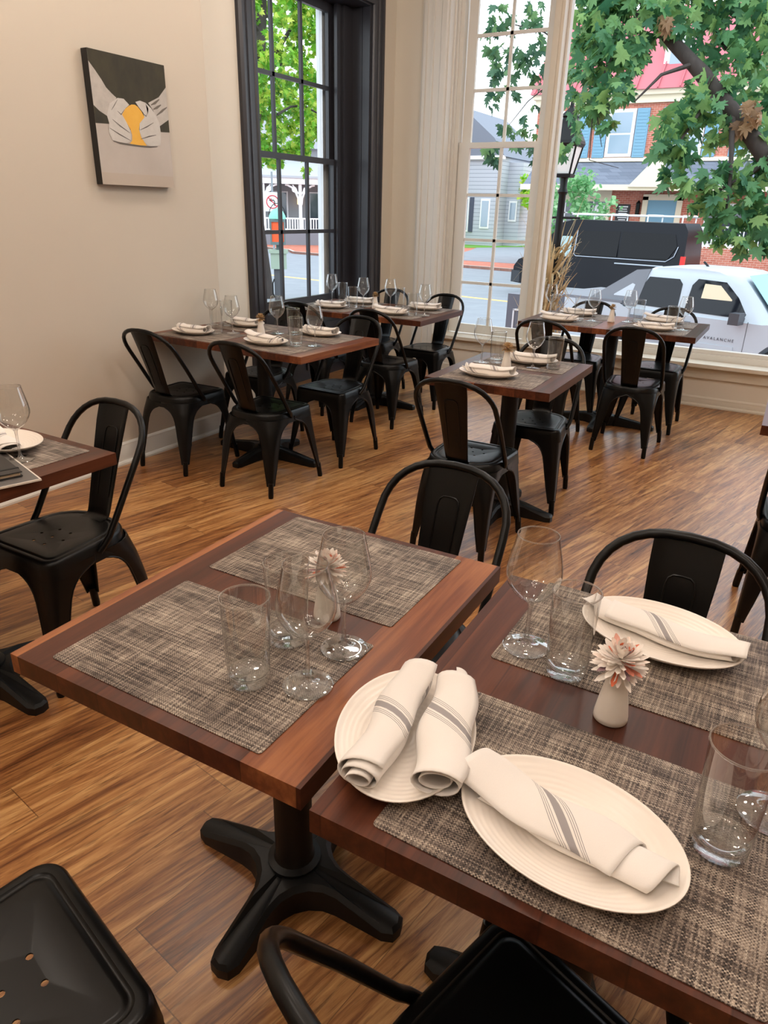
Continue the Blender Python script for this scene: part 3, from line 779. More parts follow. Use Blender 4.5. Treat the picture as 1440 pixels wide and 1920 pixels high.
def make_flower(label, loc, group, size=.036, pm='petal', tilt=0.0, seed=1):
    rnd = random.Random(seed)
    t = thing('flower', label, 'flower', loc, rnd.uniform(0, 6), group)
    b = MB(); b.tube([(0, 0, -.050), (.001, 0, -.02), (.0, 0, .006)], .0022, 6); b.build('stem', M['stem'], t, smooth=60)
    b = MB()
    for ring, (cnt, L, up, z0) in enumerate(((24, 1.0, -.55, .004), (26, 1.02, -.12, .007), (26, 1.0, .18, .010), (24, .94, .46, .013), (20, .82, .74, .015), (16, .66, 1.02, .016), (10, .5, 1.35, .016))):
        for k in range(cnt):
            a = 2 * PI * (k + .5 * (ring % 2)) / cnt + rnd.uniform(-.12, .12); Lk = size * L * rnd.uniform(.86, 1.1); e = up + rnd.uniform(-.16, .16)
            da = Vector((math.cos(a), math.sin(a), 0)); sd = Vector((-math.sin(a), math.cos(a), 0)); w = size * .082
            rows = []
            for q in range(6):
                s = q / 5; el = e + .35 * s
                p = da * (Lk * s * math.cos(el)) + Vector((0, 0, z0 + Lk * s * math.sin(el) - .15 * size * s * s))
                ww = w * (.45 + 1.1 * s) if s < .8 else w * (1.33 - 1.1 * (s - .8) / .2 * .9)
                rows.append([b.v(p - sd * ww + Vector((0, 0, ww * .35))), b.v(p), b.v(p + sd * ww + Vector((0, 0, ww * .35)))])
            for r0_, r1_ in zip(rows, rows[1:]):
                for i in range(2): b.f([r0_[i], r0_[i + 1], r1_[i + 1], r1_[i]])
    o = b.build('bloom', M[pm], t, smooth=70)
    o.rotation_euler = (tilt, 0, 0)
    return t

MP, ML = me_placemat(), me_plate()
NAPS = [me_napkin(1, .225, .66, 2.0, .040, .026, .010, -.55), me_napkin(2, .230, .68, 2.2, .041, -.028, -.015, .5), me_napkin(3, .220, .64, 1.9, .041, .022, .02, -.6)]
NAP_FAR = me_napkin(4, .245, .44, 1.8, .042, .030, -.012, -.85)
NAP_FLAT = me_napkin(5, .222, .34, 1.7, .048, -.034, -.005, -.80)
NAP_ROLL = me_napkin(6, .240, .66, 2.4, .036, .014, .012, .55)
NAP_ROLL2 = me_napkin(8, .228, .60, 2.2, .042, -.012, .005, .80)
def placemat(label, x, y, deg=0, z=TZ): 
    o = bpy.data.objects.new('placemat', MP); COL.objects.link(o); o.location = (x, y, z + .0003); o.rotation_euler = (0, 0, R(deg)); return tag(o, label, 'placemat', 'woven placemats on the tables')
def plate(label, x, y, deg=0, z=TZ + .0022, sc=1.0, group='oval white plates with rolled napkins'):
    o = bpy.data.objects.new('plate', ML); COL.objects.link(o); o.location = (x, y, z); o.rotation_euler = (0, 0, R(deg)); o.scale = (sc, sc, sc); return tag(o, label, 'plate', group)
def napkin(label, me, x, y, deg, z=TZ + .0085, tilt=(0, 0)):
    o = nap_obj(me); o.location = (x, y, z); o.rotation_euler = (tilt[0], tilt[1], R(deg)); return tag(o, label, 'napkin', 'rolled striped napkins')
wine0 = tumb0 = None
def wine(label, x, y, z=TZ + .0022, rz=0.0):
    global wine0
    if wine0 is None: wine0 = make_wine(label, (x, y, z), 'stemmed wine glasses'); return wine0
    return dup(wine0, (x, y, z), rz, label)
def tumbler(label, x, y, z=TZ + .0022, rz=0.0):
    global tumb0
    if tumb0 is None: tumb0 = make_tumbler(label, (x, y, z), 'water tumblers'); return tumb0
    return dup(tumb0, (x, y, z), rz, label)
vase0 = None
def vase(label, x, y, flabel, size=.036, pm='petal', seed=1, tilt=0.0):
    global vase0
    if vase0 is None: vase0 = make_vase(label, (x, y, TZ + .0004), 'white bud vases'); v_ = vase0
    else:
        v_ = vase0.copy(); COL.objects.link(v_); v_.location = (x, y, TZ + .0004); v_['label'] = label
    make_flower(flabel, (x, y, TZ + .098), 'flowers in the bud vases', size, pm, tilt, seed)

# front table without plates
placemat('placemat at the lower left of the front table, under one tumbler', -.766, .767, .3)
placemat('placemat across the front table without plates, below the metal hoop chair', -.772, 1.160, .2)
tumbler('water tumbler closest to the camera on the front table without plates', -.662, .732)
tumbler('water tumbler half hidden behind the nearer tumbler and wine glass', -.680, .862, TZ + .0022, 1)
wine('wine glass closest to the camera on the front table without plates', -.572, .772)
wine('taller looking wine glass beside the half hidden flower vase', -.580, .892, TZ + .0022, 1)
vase('white bud vase seen through two wine glasses', -.668, .968, 'pale pink flower seen through two wine glasses', .040, 'petal', 11, .1)
# front table with plates
placemat('placemat under the large oval plate nearest the camera', -.105, .740, -1)
placemat('placemat under the far oval plate of the front table', -.118, 1.168, -.6)
plate('oval white plate nearest the camera holding one napkin', -.115, .690, -9)
napkin('flat folded napkin with grey stripes on the plate nearest the camera', NAP_FLAT, -.120, .690, -9)
plate('oval white plate carrying two rolled napkins over the table seam', -.373, .742, 108, TZ + .0008, 1.0)
napkin('left one of the two rolled napkins sharing a plate', NAP_ROLL, -.392, .728, 100, TZ + .0125)
napkin('right one of the two rolled napkins sharing a plate', NAP_ROLL2, -.315, .762, 108, TZ + .0125)
plate('far oval plate on the front table, in front of a chair back', -.102, 1.222, -7)
napkin('napkin with two stripes on the far plate of the front table', NAP_FAR, -.098, 1.224, -10)
tumbler('water tumbler between the wine glass and the far front plate', -.220, 1.034)
wine('wine glass standing by the seam on the plated front table', -.305, 1.072, TZ + .0022, 2)
tumbler('water tumbler at the right edge of the plated front table', .052, .778, TZ + .0022, 2)
wine('wine glass cut off by the right edge of the frame', .105, .868, TZ + .0022, .5)
vase('white bud vase in the middle of the plated front table', -.125, .957, 'white and orange flower between the two oval front plates', .042, 'petal', 5, -.12)

# long table by the left wall
A_ = 'on the left wall table'
for n, x, y in (('nearest the wall, near side', -3.125, 3.225), ('at the room end, near side', -2.545, 3.205), ('near the left wall, window side', -3.115, 3.630), ('at the room end, window side', -2.530, 3.605)):
    placemat('placemat %s %s' % (n, A_), x, y, -2.2)
for k, (n, x, y, d) in enumerate((('at the wall end, near side', -3.195, 3.225, 0), ('at the free end, near side', -2.625, 3.215, -4), ('at the wall end, far side', -3.150, 3.655, -5), ('behind the paired tumblers', -2.555, 3.655, -3))):
    plate('oval white plate %s %s' % (n, A_), x, y, d); napkin('rolled napkin on the plate %s %s' % (n, A_), NAPS[k % 3], x, y, d - 2)
wine('wine glass farthest left %s' % A_, -3.345, 3.555); wine('wine glass second from the left wall %s' % A_, -3.02, 3.385, TZ + .0008)
wine('wine glass behind the flower vase %s' % A_, -2.79, 3.535); wine('wine glass at the free corner %s' % A_, -2.36, 3.325)
tumbler('tumbler in front of the wall pair of glasses %s' % A_, -3.085, 3.315); tumbler('tumbler nearer the wall %s' % A_, -3.245, 3.585)
tumbler('taller looking back tumbler of the pair %s' % A_, -2.685, 3.560); tumbler('front tumbler of the pair at the free end %s' % A_, -2.445, 3.262)
vase('white bud vase %s' % A_, -2.835, 3.430, 'dried beige flower %s' % A_, .030, 'petal_dry', 21)
# free standing square table
B_ = 'on the lone square table'
placemat('placemat on the near side of the free standing square table', -1.205, 3.180, 1); placemat('placemat on the far side of the free standing square table', -1.190, 3.585, 1)
plate('oval white plate on the near half of the free standing square table', -1.245, 3.180, 2); napkin('napkin on the near plate %s' % B_, NAPS[2], -1.245, 3.180, 0)
plate('oval white plate behind the vase %s' % B_, -1.185, 3.610, 1); napkin('napkin on the plate behind the vase %s' % B_, NAPS[0], -1.185, 3.610, 2)
wine('wine glass at the left side of the free standing square table', -1.405, 3.475, TZ + .0004); tumbler('tumbler left of the flower %s' % B_, -1.335, 3.515)
wine('wine glass right of the flower %s' % B_, -1.135, 3.505); tumbler('tumbler right of both wine glasses %s' % B_, -1.035, 3.530)
vase('white bud vase %s' % B_, -1.235, 3.390, 'flat dried flower %s' % B_, .034, 'petal_dry', 31)
# window table
C_ = 'on the picture window table'
for n, x, y in (('at the left end, near side', -1.49, 5.285), ('at the right end, near side', -.875, 5.285), ('at the left end, window side', -1.495, 5.665), ('at the right end, window side', -.880, 5.670)): placemat('placemat %s %s' % (n, C_), x, y, .5)
for k, (n, x, y, d) in enumerate((('at the near left', -1.545, 5.270, 0), ('behind a chair hoop', -.870, 5.275, 2), ('at the window side left', -1.520, 5.685, 0), ('in front of the pickup door', -.885, 5.690, -2))):
    plate('oval white plate %s %s' % (n, C_), x, y, d); napkin('napkin on the plate %s %s' % (n, C_), NAPS[(k + 1) % 3], x, y, d)
wine('wine glass by the white post %s' % C_, -1.715, 5.575); tumbler('tumbler by the white post %s' % C_, -1.655, 5.520)
tumbler('tumbler right of the near left plate %s' % C_, -1.430, 5.375); wine('second wine glass from the white post %s' % C_, -1.345, 5.430)
wine('third wine glass from the white post, behind the vase %s' % C_, -1.115, 5.560, TZ + .0008); tumbler('tumbler beside the third wine glass %s' % C_, -1.050, 5.600)
tumbler('tumbler at the free corner %s' % C_, -.775, 5.345); wine('wine glass at the free corner %s' % C_, -.705, 5.390)
vase('white bud vase %s' % C_, -1.215, 5.475, 'small pale flower %s' % C_, .026, 'petal_dry', 41)
# corner table
D_ = 'on the black window table'
for n, x, y in (('at the window end, near side', -3.25, 4.780), ('at the right end, near side', -2.665, 4.785), ('at the window end, far side', -3.25, 5.155), ('at the right end, far side', -2.655, 5.170)): placemat('placemat %s %s' % (n, D_), x, y, 1.2)
for k, (n, x, y, d) in enumerate((('at the near left', -3.245, 4.790, 0), ('at the near right', -2.685, 4.775, 0), ('at the far left', -3.215, 5.180, 0), ('at the far right', -2.610, 5.185, 0))):
    plate('oval white plate %s %s' % (n, D_), x, y, d); napkin('napkin on the plate %s %s' % (n, D_), NAPS[k % 3], x, y, d + 2)
wine('wine glass closest to the sash %s' % D_, -3.425, 5.080); tumbler('back tumbler of the left pair %s' % D_, -3.350, 5.130)
tumbler('front tumbler of the left pair %s' % D_, -3.105, 4.900); wine('second wine glass from the sash %s' % D_, -3.060, 4.985)
wine('third wine glass from the sash %s' % D_, -2.855, 5.060, TZ + .0008); tumbler('tall tumbler beside the third wine glass %s' % D_, -2.795, 5.105)
tumbler('tumbler at the right near corner %s' % D_, -2.520, 4.805); wine('wine glass at the right end %s' % D_, -2.445, 4.855)
vase('white bud vase %s' % D_, -2.950, 4.985, 'small dried flower %s' % D_, .026, 'petal_dry', 51)
# left edge table
placemat('placemat under the plate at the left edge of the frame', -2.085, 1.225, -1); placemat('placemat at the left edge of the frame, farther from the chair', -2.665, 1.225, -1)
plate('oval white plate beside the black folder at the left edge', -2.115, 1.262, 2); napkin('rolled napkin beside the black folder', NAP_FLAT, -2.120, 1.256, -16, TZ + .0085)
plate('oval white plate barely showing at the left edge', -2.520, 1.290, 20); napkin('napkin barely showing at the left edge', NAPS[1], -2.500, 1.295, 25)
wine('wine glass above the black folder at the left edge', -1.955, 1.213)
fb = thing('clipboard', 'white edged grey board lying under the black folder', 'board', (-1.942, 1.078, TZ + .0022), R(-17), None)
b = MB(); b.box(-.165, .165, -.108, .108, 0, .004); b.build('panel', mat('board_grey', rgb(96, 92, 90), .45), fb, bevel=.001)
b = MB()
for q in ((-.167, .167, .106, .110), (-.167, .167, -.110, -.106), (-.169, -.165, -.110, .110), (.165, .169, -.110, .110)): b.box(*q, 0, .0052)
b.build('edge', mat('board_white_edge', rgb(226, 218, 208), .4), fb, bevel=.0008)
nb = thing('folder', 'black folder with cream pages and an elastic strap at the left edge', 'folder', (-1.958, 1.072, TZ + .0075), R(-17))
b = MB(); b.box(-.135, .130, -.088, .088, .012, .0150); b.box(-.135, .130, -.088, .088, 0, .003); b.box(-.138, -.133, -.088, .088, 0, .015); b.build('cover', mat('folder_black', rgb(40, 37, 36), .55), nb, bevel=.001)
b = MB(); b.box(-.130, .124, -.084, .084, .0032, .0118); b.build('pages', mat('cream_pages', rgb(226, 204, 172), .8), nb)
b = MB(); b.box(.085, .095, -.0895, .0895, .0151, .0162); b.box(.085, .095, -.0905, -.0880, -.001, .0160); b.box(.085, .095, .0880, .0905, -.001, .0160); b.build('strap', M['black'], nb)
# ------------------------------------------------------------------ outside
GZ = -1.28
SA = R(-10.5)                                 # the street runs at a slight angle to the building
ca, sa = math.cos(SA), math.sin(SA)
def sd(u, w, o=(-10.0, 23.85)):
    """street coordinates: u along the street, w across it, from the centre line"""
    return (o[0] + u * ca - w * sa, o[1] + u * sa + w * ca)
def quad(name, m, pts, z, th=.02, lab=None):
    b = MB(); b.prism(pts, lambda x, y: (x, y, z - th), lambda x, y: (x, y, z)); return struct(b.build(name, m), lab)
M['asphalt'] = m_noisy('asphalt', rgb(150, 154, 160), rgb(126, 130, 137), 1.5, .9, .1)
M['pavebrick'] = m_brick('brick_paving', rgb(196, 122, 100), rgb(176, 102, 84), rgb(196, 150, 130), .22, .11, True)
M['kerb'] = mat('kerb_concrete', rgb(190, 186, 178), .9); M['yellow'] = mat('yellow_line_paint', rgb(230, 190, 110), .7)
quad('street', M['asphalt'], [(-120, -40), (60, -40), (60, 140), (-120, 140)], GZ, .05)
quad('sidewalk', M['pavebrick'], [(-9, 6.9), (30, 6.9), (30, 9.0), (-2, 13.2), (-9, 14.0)], GZ + .13, .13)
nb_ = [sd(-22, 11.6), sd(45, 11.6), (60, 90), (-60, 90), (-52, 50), sd(-24, 13.0)]
quad('sidewalk', M['pavebrick'], nb_, GZ + .14, .15)
kb = MB()
for (x0, y0), (x1, y1) in zip([sd(45, 11.6), sd(-22, 11.6), sd(-24, 13.0)], [sd(-22, 11.6), sd(-24, 13.0), (-52, 50)]):
    d = Vector((x1 - x0, y1 - y0, 0)).normalized(); n_ = Vector((-d.y, d.x, 0)) * .16
    kb.prism([(x0, y0), (x1, y1), (x1 - n_.x, y1 - n_.y), (x0 - n_.x, y0 - n_.y)], lambda x, y: (x, y, GZ), lambda x, y: (x, y, GZ + .145))
struct(kb.build('kerb', M['kerb']))
yb = MB()
for w in (-.13, .05): yb.prism([sd(-40, w), sd(40, w), sd(40, w + .10), sd(-40, w + .10)], lambda x, y: (x, y, GZ), lambda x, y: (x, y, GZ + .004))
struct(yb.build('road_line', M['yellow']))
quad('driveway', M['asphalt'], [(-19.5, 40.5), (-12.8, 40.0), (-17.5, 62), (-27, 66), (-22.5, 52)], GZ + .155, .02)
quad('grass_verge', m_noisy('grass', rgb(120, 170, 70), rgb(90, 140, 52), 8, .95), [(-33, 55), (-24, 55), (-21.5, 61), (-21.5, 66), (-40, 66)], GZ + .17, .03)

# ---- brick house across the street with a red metal roof and an awning roof over the shop front
M['brick'] = m_brick('red_brick', rgb(204, 126, 106), rgb(186, 106, 88), rgb(214, 184, 168), .24, .085)
M['redroof'] = mat('red_metal_roof', rgb(192, 100, 108), .5); M['shingle'] = m_brick('grey_shingles', rgb(126, 132, 146), rgb(110, 116, 130), rgb(98, 102, 116), .5, .16)
M['cream'] = mat('cream_woodwork', rgb(236, 222, 196), .6); M['white'] = mat('white_woodwork', rgb(238, 240, 242), .55); M['blue'] = mat('blue_shutter', rgb(122, 164, 188), .6)
M['dglass'] = mat('dark_window_glass', rgb(58, 66, 80), .08, 0, .9); M['dglass2'] = mat('pale_window_glass', rgb(150, 168, 186), .1, 0, .9)
FY = 38.0
bh = thing('brick_building', 'red brick building across the street with pink red metal roof and blue shutters', 'building', (-5, FY, GZ))
def LB(b, x0, x1, y0, y1, z0, z1): b.box(x0 + 5, x1 + 5, y0 - FY, y1 - FY, z0 - GZ, z1 - GZ)
b = MB(); LB(b, -13.4, 12, FY, FY + 9, GZ, 6.55); b.build('wall', M['brick'], bh)
b = MB(); LB(b, -13.6, 12.2, FY - .35, FY + .1, 6.55, 6.75); LB(b, -13.5, 12.1, FY - .18, FY + .1, 6.25, 6.55); b.build('cornice', M['cream'], bh)
b = MB(); b.prism([(-.5, 6.75), (3.2, 10.6), (3.2, 6.75)], lambda y, z: (-13.7 + 5, y, z - GZ), lambda y, z: (12.3 + 5, y, z - GZ))
b.build('roof', M['redroof'], bh)
b = MB()
for k in range(28):
    x = -13.5 + k * .95; b.prism([(-.52, 6.77), (3.18, 10.62), (3.18, 10.68), (-.56, 6.80)], lambda y, z: (x + 5, y, z - GZ), lambda y, z: (x + .05 + 5, y, z - GZ))
b.build('roof_seam', M['redroof'], bh)
dm = MB(); dm.box(-7.9 + 5, -6.75 + 5, .55, 2.8, 7.45 - GZ, 8.75 - GZ); dm.prism([(-8.0, 8.75), (-6.65, 8.75), (-7.32, 9.5)], lambda x, z: (x + 5, .45, z - GZ), lambda x, z: (x + 5, 2.9, z - GZ)); dr = dm.build('dormer', M['white'], bh)
b = MB(); b.box(-7.65 + 5, -7.0 + 5, .52, .56, 7.6 - GZ, 8.6 - GZ); b.build('pane', M['dglass2'], dr)
for xc in (-11.9, -9.25, -6.2, -3.2, 0.2, 3.2):
    b = MB(); LB(b, xc - .62, xc + .62, FY - .08, FY + .05, 4.05, 6.05); fr = b.build('window', M['white'], bh)
    b = MB()
    for z0, z1 in ((4.2, 4.98), (5.06, 5.9)): LB(b, xc - .47, xc + .47, FY - .10, FY - .07, z0, z1)
    b.build('pane', M['dglass2'], fr)
    for s in (-1, 1):
        b = MB(); x0, x1 = (xc - 1.22, xc - .66) if s < 0 else (xc + .66, xc + 1.22)
        LB(b, x0, x1, FY - .10, FY, 4.0, 6.05)
        for k in range(14): LB(b, x0 + .06, x1 - .06, FY - .115, FY - .1, 4.1 + k * .135, 4.18 + k * .135)
        b.build('shutter', M['blue'], bh)
b = MB(); b.prism([(0, 3.85), (-1.7, 2.80), (-1.7, 2.62), (0, 2.62)], lambda y, z: (-13.2 + 5, y, z - GZ), lambda y, z: (8 + 5, y, z - GZ)); b.build('awning_roof', M['shingle'], bh)
b = MB(); LB(b, -13.3, 8.1, FY - 1.82, FY - 1.68, 2.56, 2.80); LB(b, -13.3, 8.1, FY - .1, FY, 3.85, 4.02)
b.prism([(-8.15, 2.70), (-6.1, 2.70), (-7.12, 3.85)], lambda x, z: (x + 5, -1.95, z - GZ), lambda x, z: (x + 5, -.1, z - GZ)); b.build('awning_trim', M['cream'], bh)
b = MB(); LB(b, -13.0, -9.3, FY - .10, FY, 2.1, 2.62); LB(b, -9.45, -9.25, FY - .12, FY, GZ, 2.62); LB(b, -13.0, -9.3, FY - .12, FY, GZ, .1); b.build('shop_front', M['cream'], bh)
b = MB(); LB(b, -12.8, -9.45, FY - .06, FY + .0, .1, 2.1); b.build('shop_window', M['dglass'], bh)
b = MB()
for k in range(5): LB(b, -12.2 + k * .7, -12.14 + k * .7, FY - .09, FY - .05, .1, 2.1)
LB(b, -12.8, -9.45, FY - .09, FY - .05, 1.55, 1.60); b.build('mullion', M['white'], bh)
b = MB(); rows = []
for k in range(13): rows.append((-10.05 + k * .045, .012 * math.sin(k * 2.2)))
b.rings([[(x + 5 + (z - .6) * .05, -.10 + d, z - GZ) for x, d in rows] for z in (.35, 1.0, 1.95)], False); b.build('curtain', M['white'], bh)
b = MB(); LB(b, -7.75, -7.5, FY - .14, FY, GZ, 2.35); LB(b, -6.2, -5.95, FY - .14, FY, GZ, 2.35); LB(b, -7.75, -5.95, FY - .14, FY, 2.2, 2.45); dfr = b.build('door_frame', M['cream'], bh)
b = MB(); LB(b, -7.5, -6.2, FY - .08, FY, GZ, 2.2); b.build('door', M['blue'], bh)
b = MB(); LB(b, -8.95, -8.30, FY - .06, FY, 1.15, 2.0); sg = b.build('sign', mat('black_sign', rgb(44, 42, 46), .5), bh)
b = MB(); rr = random.Random(3)
for k in range(7):
    w = rr.uniform(.16, .26) if k else .22; LB(b, -8.62 - w, -8.62 + w, FY - .066, FY - .06, 1.86 - k * .095, 1.90 - k * .095 + (.02 if k == 0 else 0))
b.build('lettering', M['white'], sg)
b = MB(); b.box(-8.0 + 5, -7.85 + 5, -.25, 0, 1.55 - GZ, 2.05 - GZ); b.lathe([(.0, 2.2 - GZ), (.12, 2.05 - GZ), (.05, 2.02 - GZ)], 8, (-7.925 + 5, -.12, 0)); b.build('wall_lantern', M['castiron'], bh)
b = MB(); LB(b, -4.9, -2.0, FY - .06, FY, .3, 2.1); fr = b.build('window', M['white'], bh)
b = MB(); LB(b, -4.75, -2.15, FY - .08, FY - .05, .4, 2.0); b.build('pane', M['dglass'], fr)
gw = thing('garden_wall', 'low brick wall with white railing beyond the dark van', 'wall', (-1.0, 34.2, GZ + .14))
b = MB(); b.box(-4.4, 9, 0, .4, 0, 1.45); b.build('base', M['brick'], gw)
b = MB(); b.box(-4.4, 9, .16, .24, 2.25, 2.32); b.box(-4.4, 9, .16, .24, 1.5, 1.56)
for k in range(90): b.box(-4.35 + k * .148, -4.31 + k * .148, .18, .22, 1.45, 2.28)
b.build('railing', M['white'], gw)

# ---- grey clapboard house farther away
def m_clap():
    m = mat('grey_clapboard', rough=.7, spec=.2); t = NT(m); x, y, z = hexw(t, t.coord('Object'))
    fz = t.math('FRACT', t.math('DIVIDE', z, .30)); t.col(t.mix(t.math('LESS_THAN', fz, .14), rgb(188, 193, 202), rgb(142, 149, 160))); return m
M['clap'] = m_clap()
gh = thing('clapboard_house', 'grey clapboard house seen through the white sash window', 'building', (-25.5, 60, GZ))
b = MB(); b.box(-4.5, 1.75, 0, 9, 0, 7.0); b.box(1.75, 3.0, 1.6, 9, 0, 6.6); b.build('wall', M['clap'], gh)
b = MB(); b.prism([(-5.0, 6.95), (-2.0, 10.6), (1.0, 8.3), (2.05, 6.95)], lambda x, z: (x, -.3, z), lambda x, z: (x, 9.4, z)); b.build('roof', mat('grey_roof', rgb(120, 126, 138), .8), gh)
b = MB(); b.box(-4.9, 2.0, -.32, 0, 6.75, 7.02); b.build('eaves', M['white'], gh)
for xc, z0, z1, w in ((-1.35, 1.2, 3.9, .32), (.55, 1.5, 3.8, .30), (2.4, 2.1, 3.7, .24)):
    b = MB(); b.box(xc - w - .12, xc + w + .12, -.08 + (1.6 if xc > 1.8 else 0), 0.02 + (1.6 if xc > 1.8 else 0), z0, z1); fr = b.build('window', M['white'], gh)
    b = MB(); b.box(xc - w, xc + w, -.11 + (1.6 if xc > 1.8 else 0), -.07 + (1.6 if xc > 1.8 else 0), z0 + .15, z1 - .15); b.build('pane', M['dglass2'], fr)
b = MB(); b.box(-2.35, -1.85, -.1, 0, 1.2, 3.9); b.box(-.85, -.5, -.1, 0, 1.2, 3.9); b.build('shutter', mat('slate_shutter', rgb(74, 80, 98), .6), gh)

# ---- white porch house seen through the black window
ph = thing('porch_house', 'white house with bracketed porch posts across the junction', 'building', (-35.5, 46.0, GZ), R(45))
b = MB(); b.box(-10, 10, 2.4, 9, 0, 7); b.build('wall', mat('house_siding', rgb(150, 152, 156), .8), ph)
b = MB(); b.prism([(-.6, 4.9), (2.4, 6.3), (2.4, 4.75), (-.6, 4.75)], lambda y, z: (-10.4, y, z), lambda y, z: (10.4, y, z)); b.prism([(1.9, 9.0), (5.6, 12.4), (9.2, 9.0), (9.2, 6.9), (1.9, 6.9)], lambda y, z: (-10.5, y, z), lambda y, z: (10.5, y, z)); b.build('roof', mat('pale_grey_roof', rgb(176, 180, 188), .8), ph)
b = MB(); b.box(-10.3, 10.3, -.5, -.3, 4.35, 4.85); b.build('fascia', M['white'], ph)
b = MB(); b.box(-10, 10, -.4, 2.4, 0, 1.05); b.build('porch_floor', mat('porch_grey', rgb(128, 132, 140), .8), ph)
for k in range(8):
    x = -9.6 + k * 2.74; b = MB(); b.box(x - .11, x + .11, -.36, -.14, 1.05, 4.4)
    for s in (-1, 1):
        pth = [(x + s * .1, -.25, 2.95)] + [(x + s * (.1 + 1.0 * (1 - math.cos(R(a)))), -.25, 2.95 + 1.35 * math.sin(R(a))) for a in (20, 40, 60, 80, 90)]
        b.tube(pth, .075, 6); b.tube([(x + s * .12, -.25, 3.7), (x + s * .55, -.25, 4.3)], .06, 6); b.tube([(x + s * (.42 + .16 * math.cos(q * PI / 4)), -.25, 3.98 + .16 * math.sin(q * PI / 4)) for q in range(8)], .045, 5, closed=True)
    b.build('porch_post', M['white'], ph)
b = MB(); b.box(-10, 10, -.30, -.20, 1.95, 2.05); b.box(-10, 10, -.30, -.20, 1.18, 1.26)
for k in range(100): b.box(-9.9 + k * .2, -9.82 + k * .2, -.28, -.22, 1.2, 2.0)
b.build('railing', M['white'], ph)
for x in (-8.2, -5.4, -2.6, .2, 3.0, 5.8, 8.4):
    b = MB(); b.box(x - .6, x + .6, 2.32, 2.42, 1.15, 3.9); fr = b.build('door' if round(x) % 2 else 'window', M['white'], ph)
    b = MB(); b.box(x - .47, x + .47, 2.28, 2.33, 1.25, 3.8); b.build('pane', M['dglass'], fr)
M['lampglow'] = mat('lit_lantern_glass', rgb(255, 214, 150), .4); M['lampglow'].node_tree.nodes['Principled BSDF'].inputs['Emission Color'].default_value = (1, .62, .28, 1); M['lampglow'].node_tree.nodes['Principled BSDF'].inputs['Emission Strength'].default_value = 2.0
for x in (-4.1, 1.6):
    b = MB(); b.box(x - .12, x + .12, 1.9, 2.1, 3.0, 3.5); lm = b.build('porch_lantern', M['lampglow'], ph)

# ---- sign, and the domed box on a post at the kerb
sgn = thing('road_sign', 'no left turn sign on a grey pole across the junction', 'sign', (-24.7, 31.25, GZ), R(40))
b = MB(); b.tube([(0, 0, 0), (0, 0, 4.4)], .05, 8); b.build('pole', mat('galvanised_pole', rgb(140, 146, 152), .5), sgn)
b = MB(); b.box(-.38, .38, -.075, -.055, 2.55, 3.45); sp_ = b.build('plate', M['white'], sgn, bevel=.004)
M['signred'] = mat('sign_red', rgb(206, 62, 72), .5)
b = MB(); b.tube([(.30 * math.cos(2 * PI * k / 28), -.085, 3.0 + .30 * math.sin(2 * PI * k / 28)) for k in range(28)], .028, 6, closed=True); b.tube([(-.21, -.085, 3.21), (.21, -.085, 2.79)], .026, 6); b.build('prohibition_ring', M['signred'], sp_)
b = MB(); b.tube([(.10, -.082, 2.82), (.10, -.082, 3.02), (.06, -.082, 3.08), (-.06, -.082, 3.08)], .025, 6); b.prism([(-.05, 2.99), (-.05, 3.17), (-.18, 3.08)], lambda x, z: (x, -.082, z), lambda x, z: (x, -.09, z)); b.build('arrow', M['black'], sp_)
bx = thing('street_box', 'teal domed box with an orange panel on a green post, seen through the black window', 'street box', (-12.0, 15.35, GZ), R(38))
b = MB(); b.box(-.13, .13, -.13, .13, .0, 1.32); b.build('post', mat('dark_post', rgb(74, 76, 80), .6), bx, bevel=.02)
b = MB(); b.box(-.20, .20, -.20, .20, 1.30, 1.72); b.box(-.24, .24, -.24, .24, 1.68, 1.76); b.build('collar', mat('sage_green', rgb(150, 168, 150), .6), bx, bevel=.015)
b = MB(); b.box(-.05, .05, -.05, .05, 1.7, 1.90); b.box(-.19, .19, -.19, .19, 1.88, 1.95); b.box(-.19, .19, -.19, .19, 2.42, 2.49)
for x in (-.17, .17):
    for y in (-.17, .17): b.box(x - .018, x + .018, y - .018, y + .018, 1.9, 2.48)
b.build('frame', mat('dull_teal_metal', rgb(92, 112, 112), .5), bx)
b = MB(); b.box(-.155, .155, -.155, .155, 1.95, 2.42); b.build('panel', mat('orange_panel', rgb(232, 92, 44), .5), bx)
b = MB(); b.lathe([(.22, 2.49), (.205, 2.57), (.145, 2.67), (.06, 2.73), (.0001, 2.74)], 20); b.build('dome', mat('teal_dome', rgb(128, 196, 176), .5), bx, smooth=60)
b = MB(); b.tube([(.21 * math.cos(R(a)), 0, 2.53 + .32 * math.sin(R(a))) for a in range(0, 181, 15)], .010, 6); b.tube([(-.13, -.16, 1.05), (-.17, -.22, .95), (-.17, -.22, .7), (-.13, -.16, .6)], .02, 6); b.build('hoop', M['castiron'], bx)

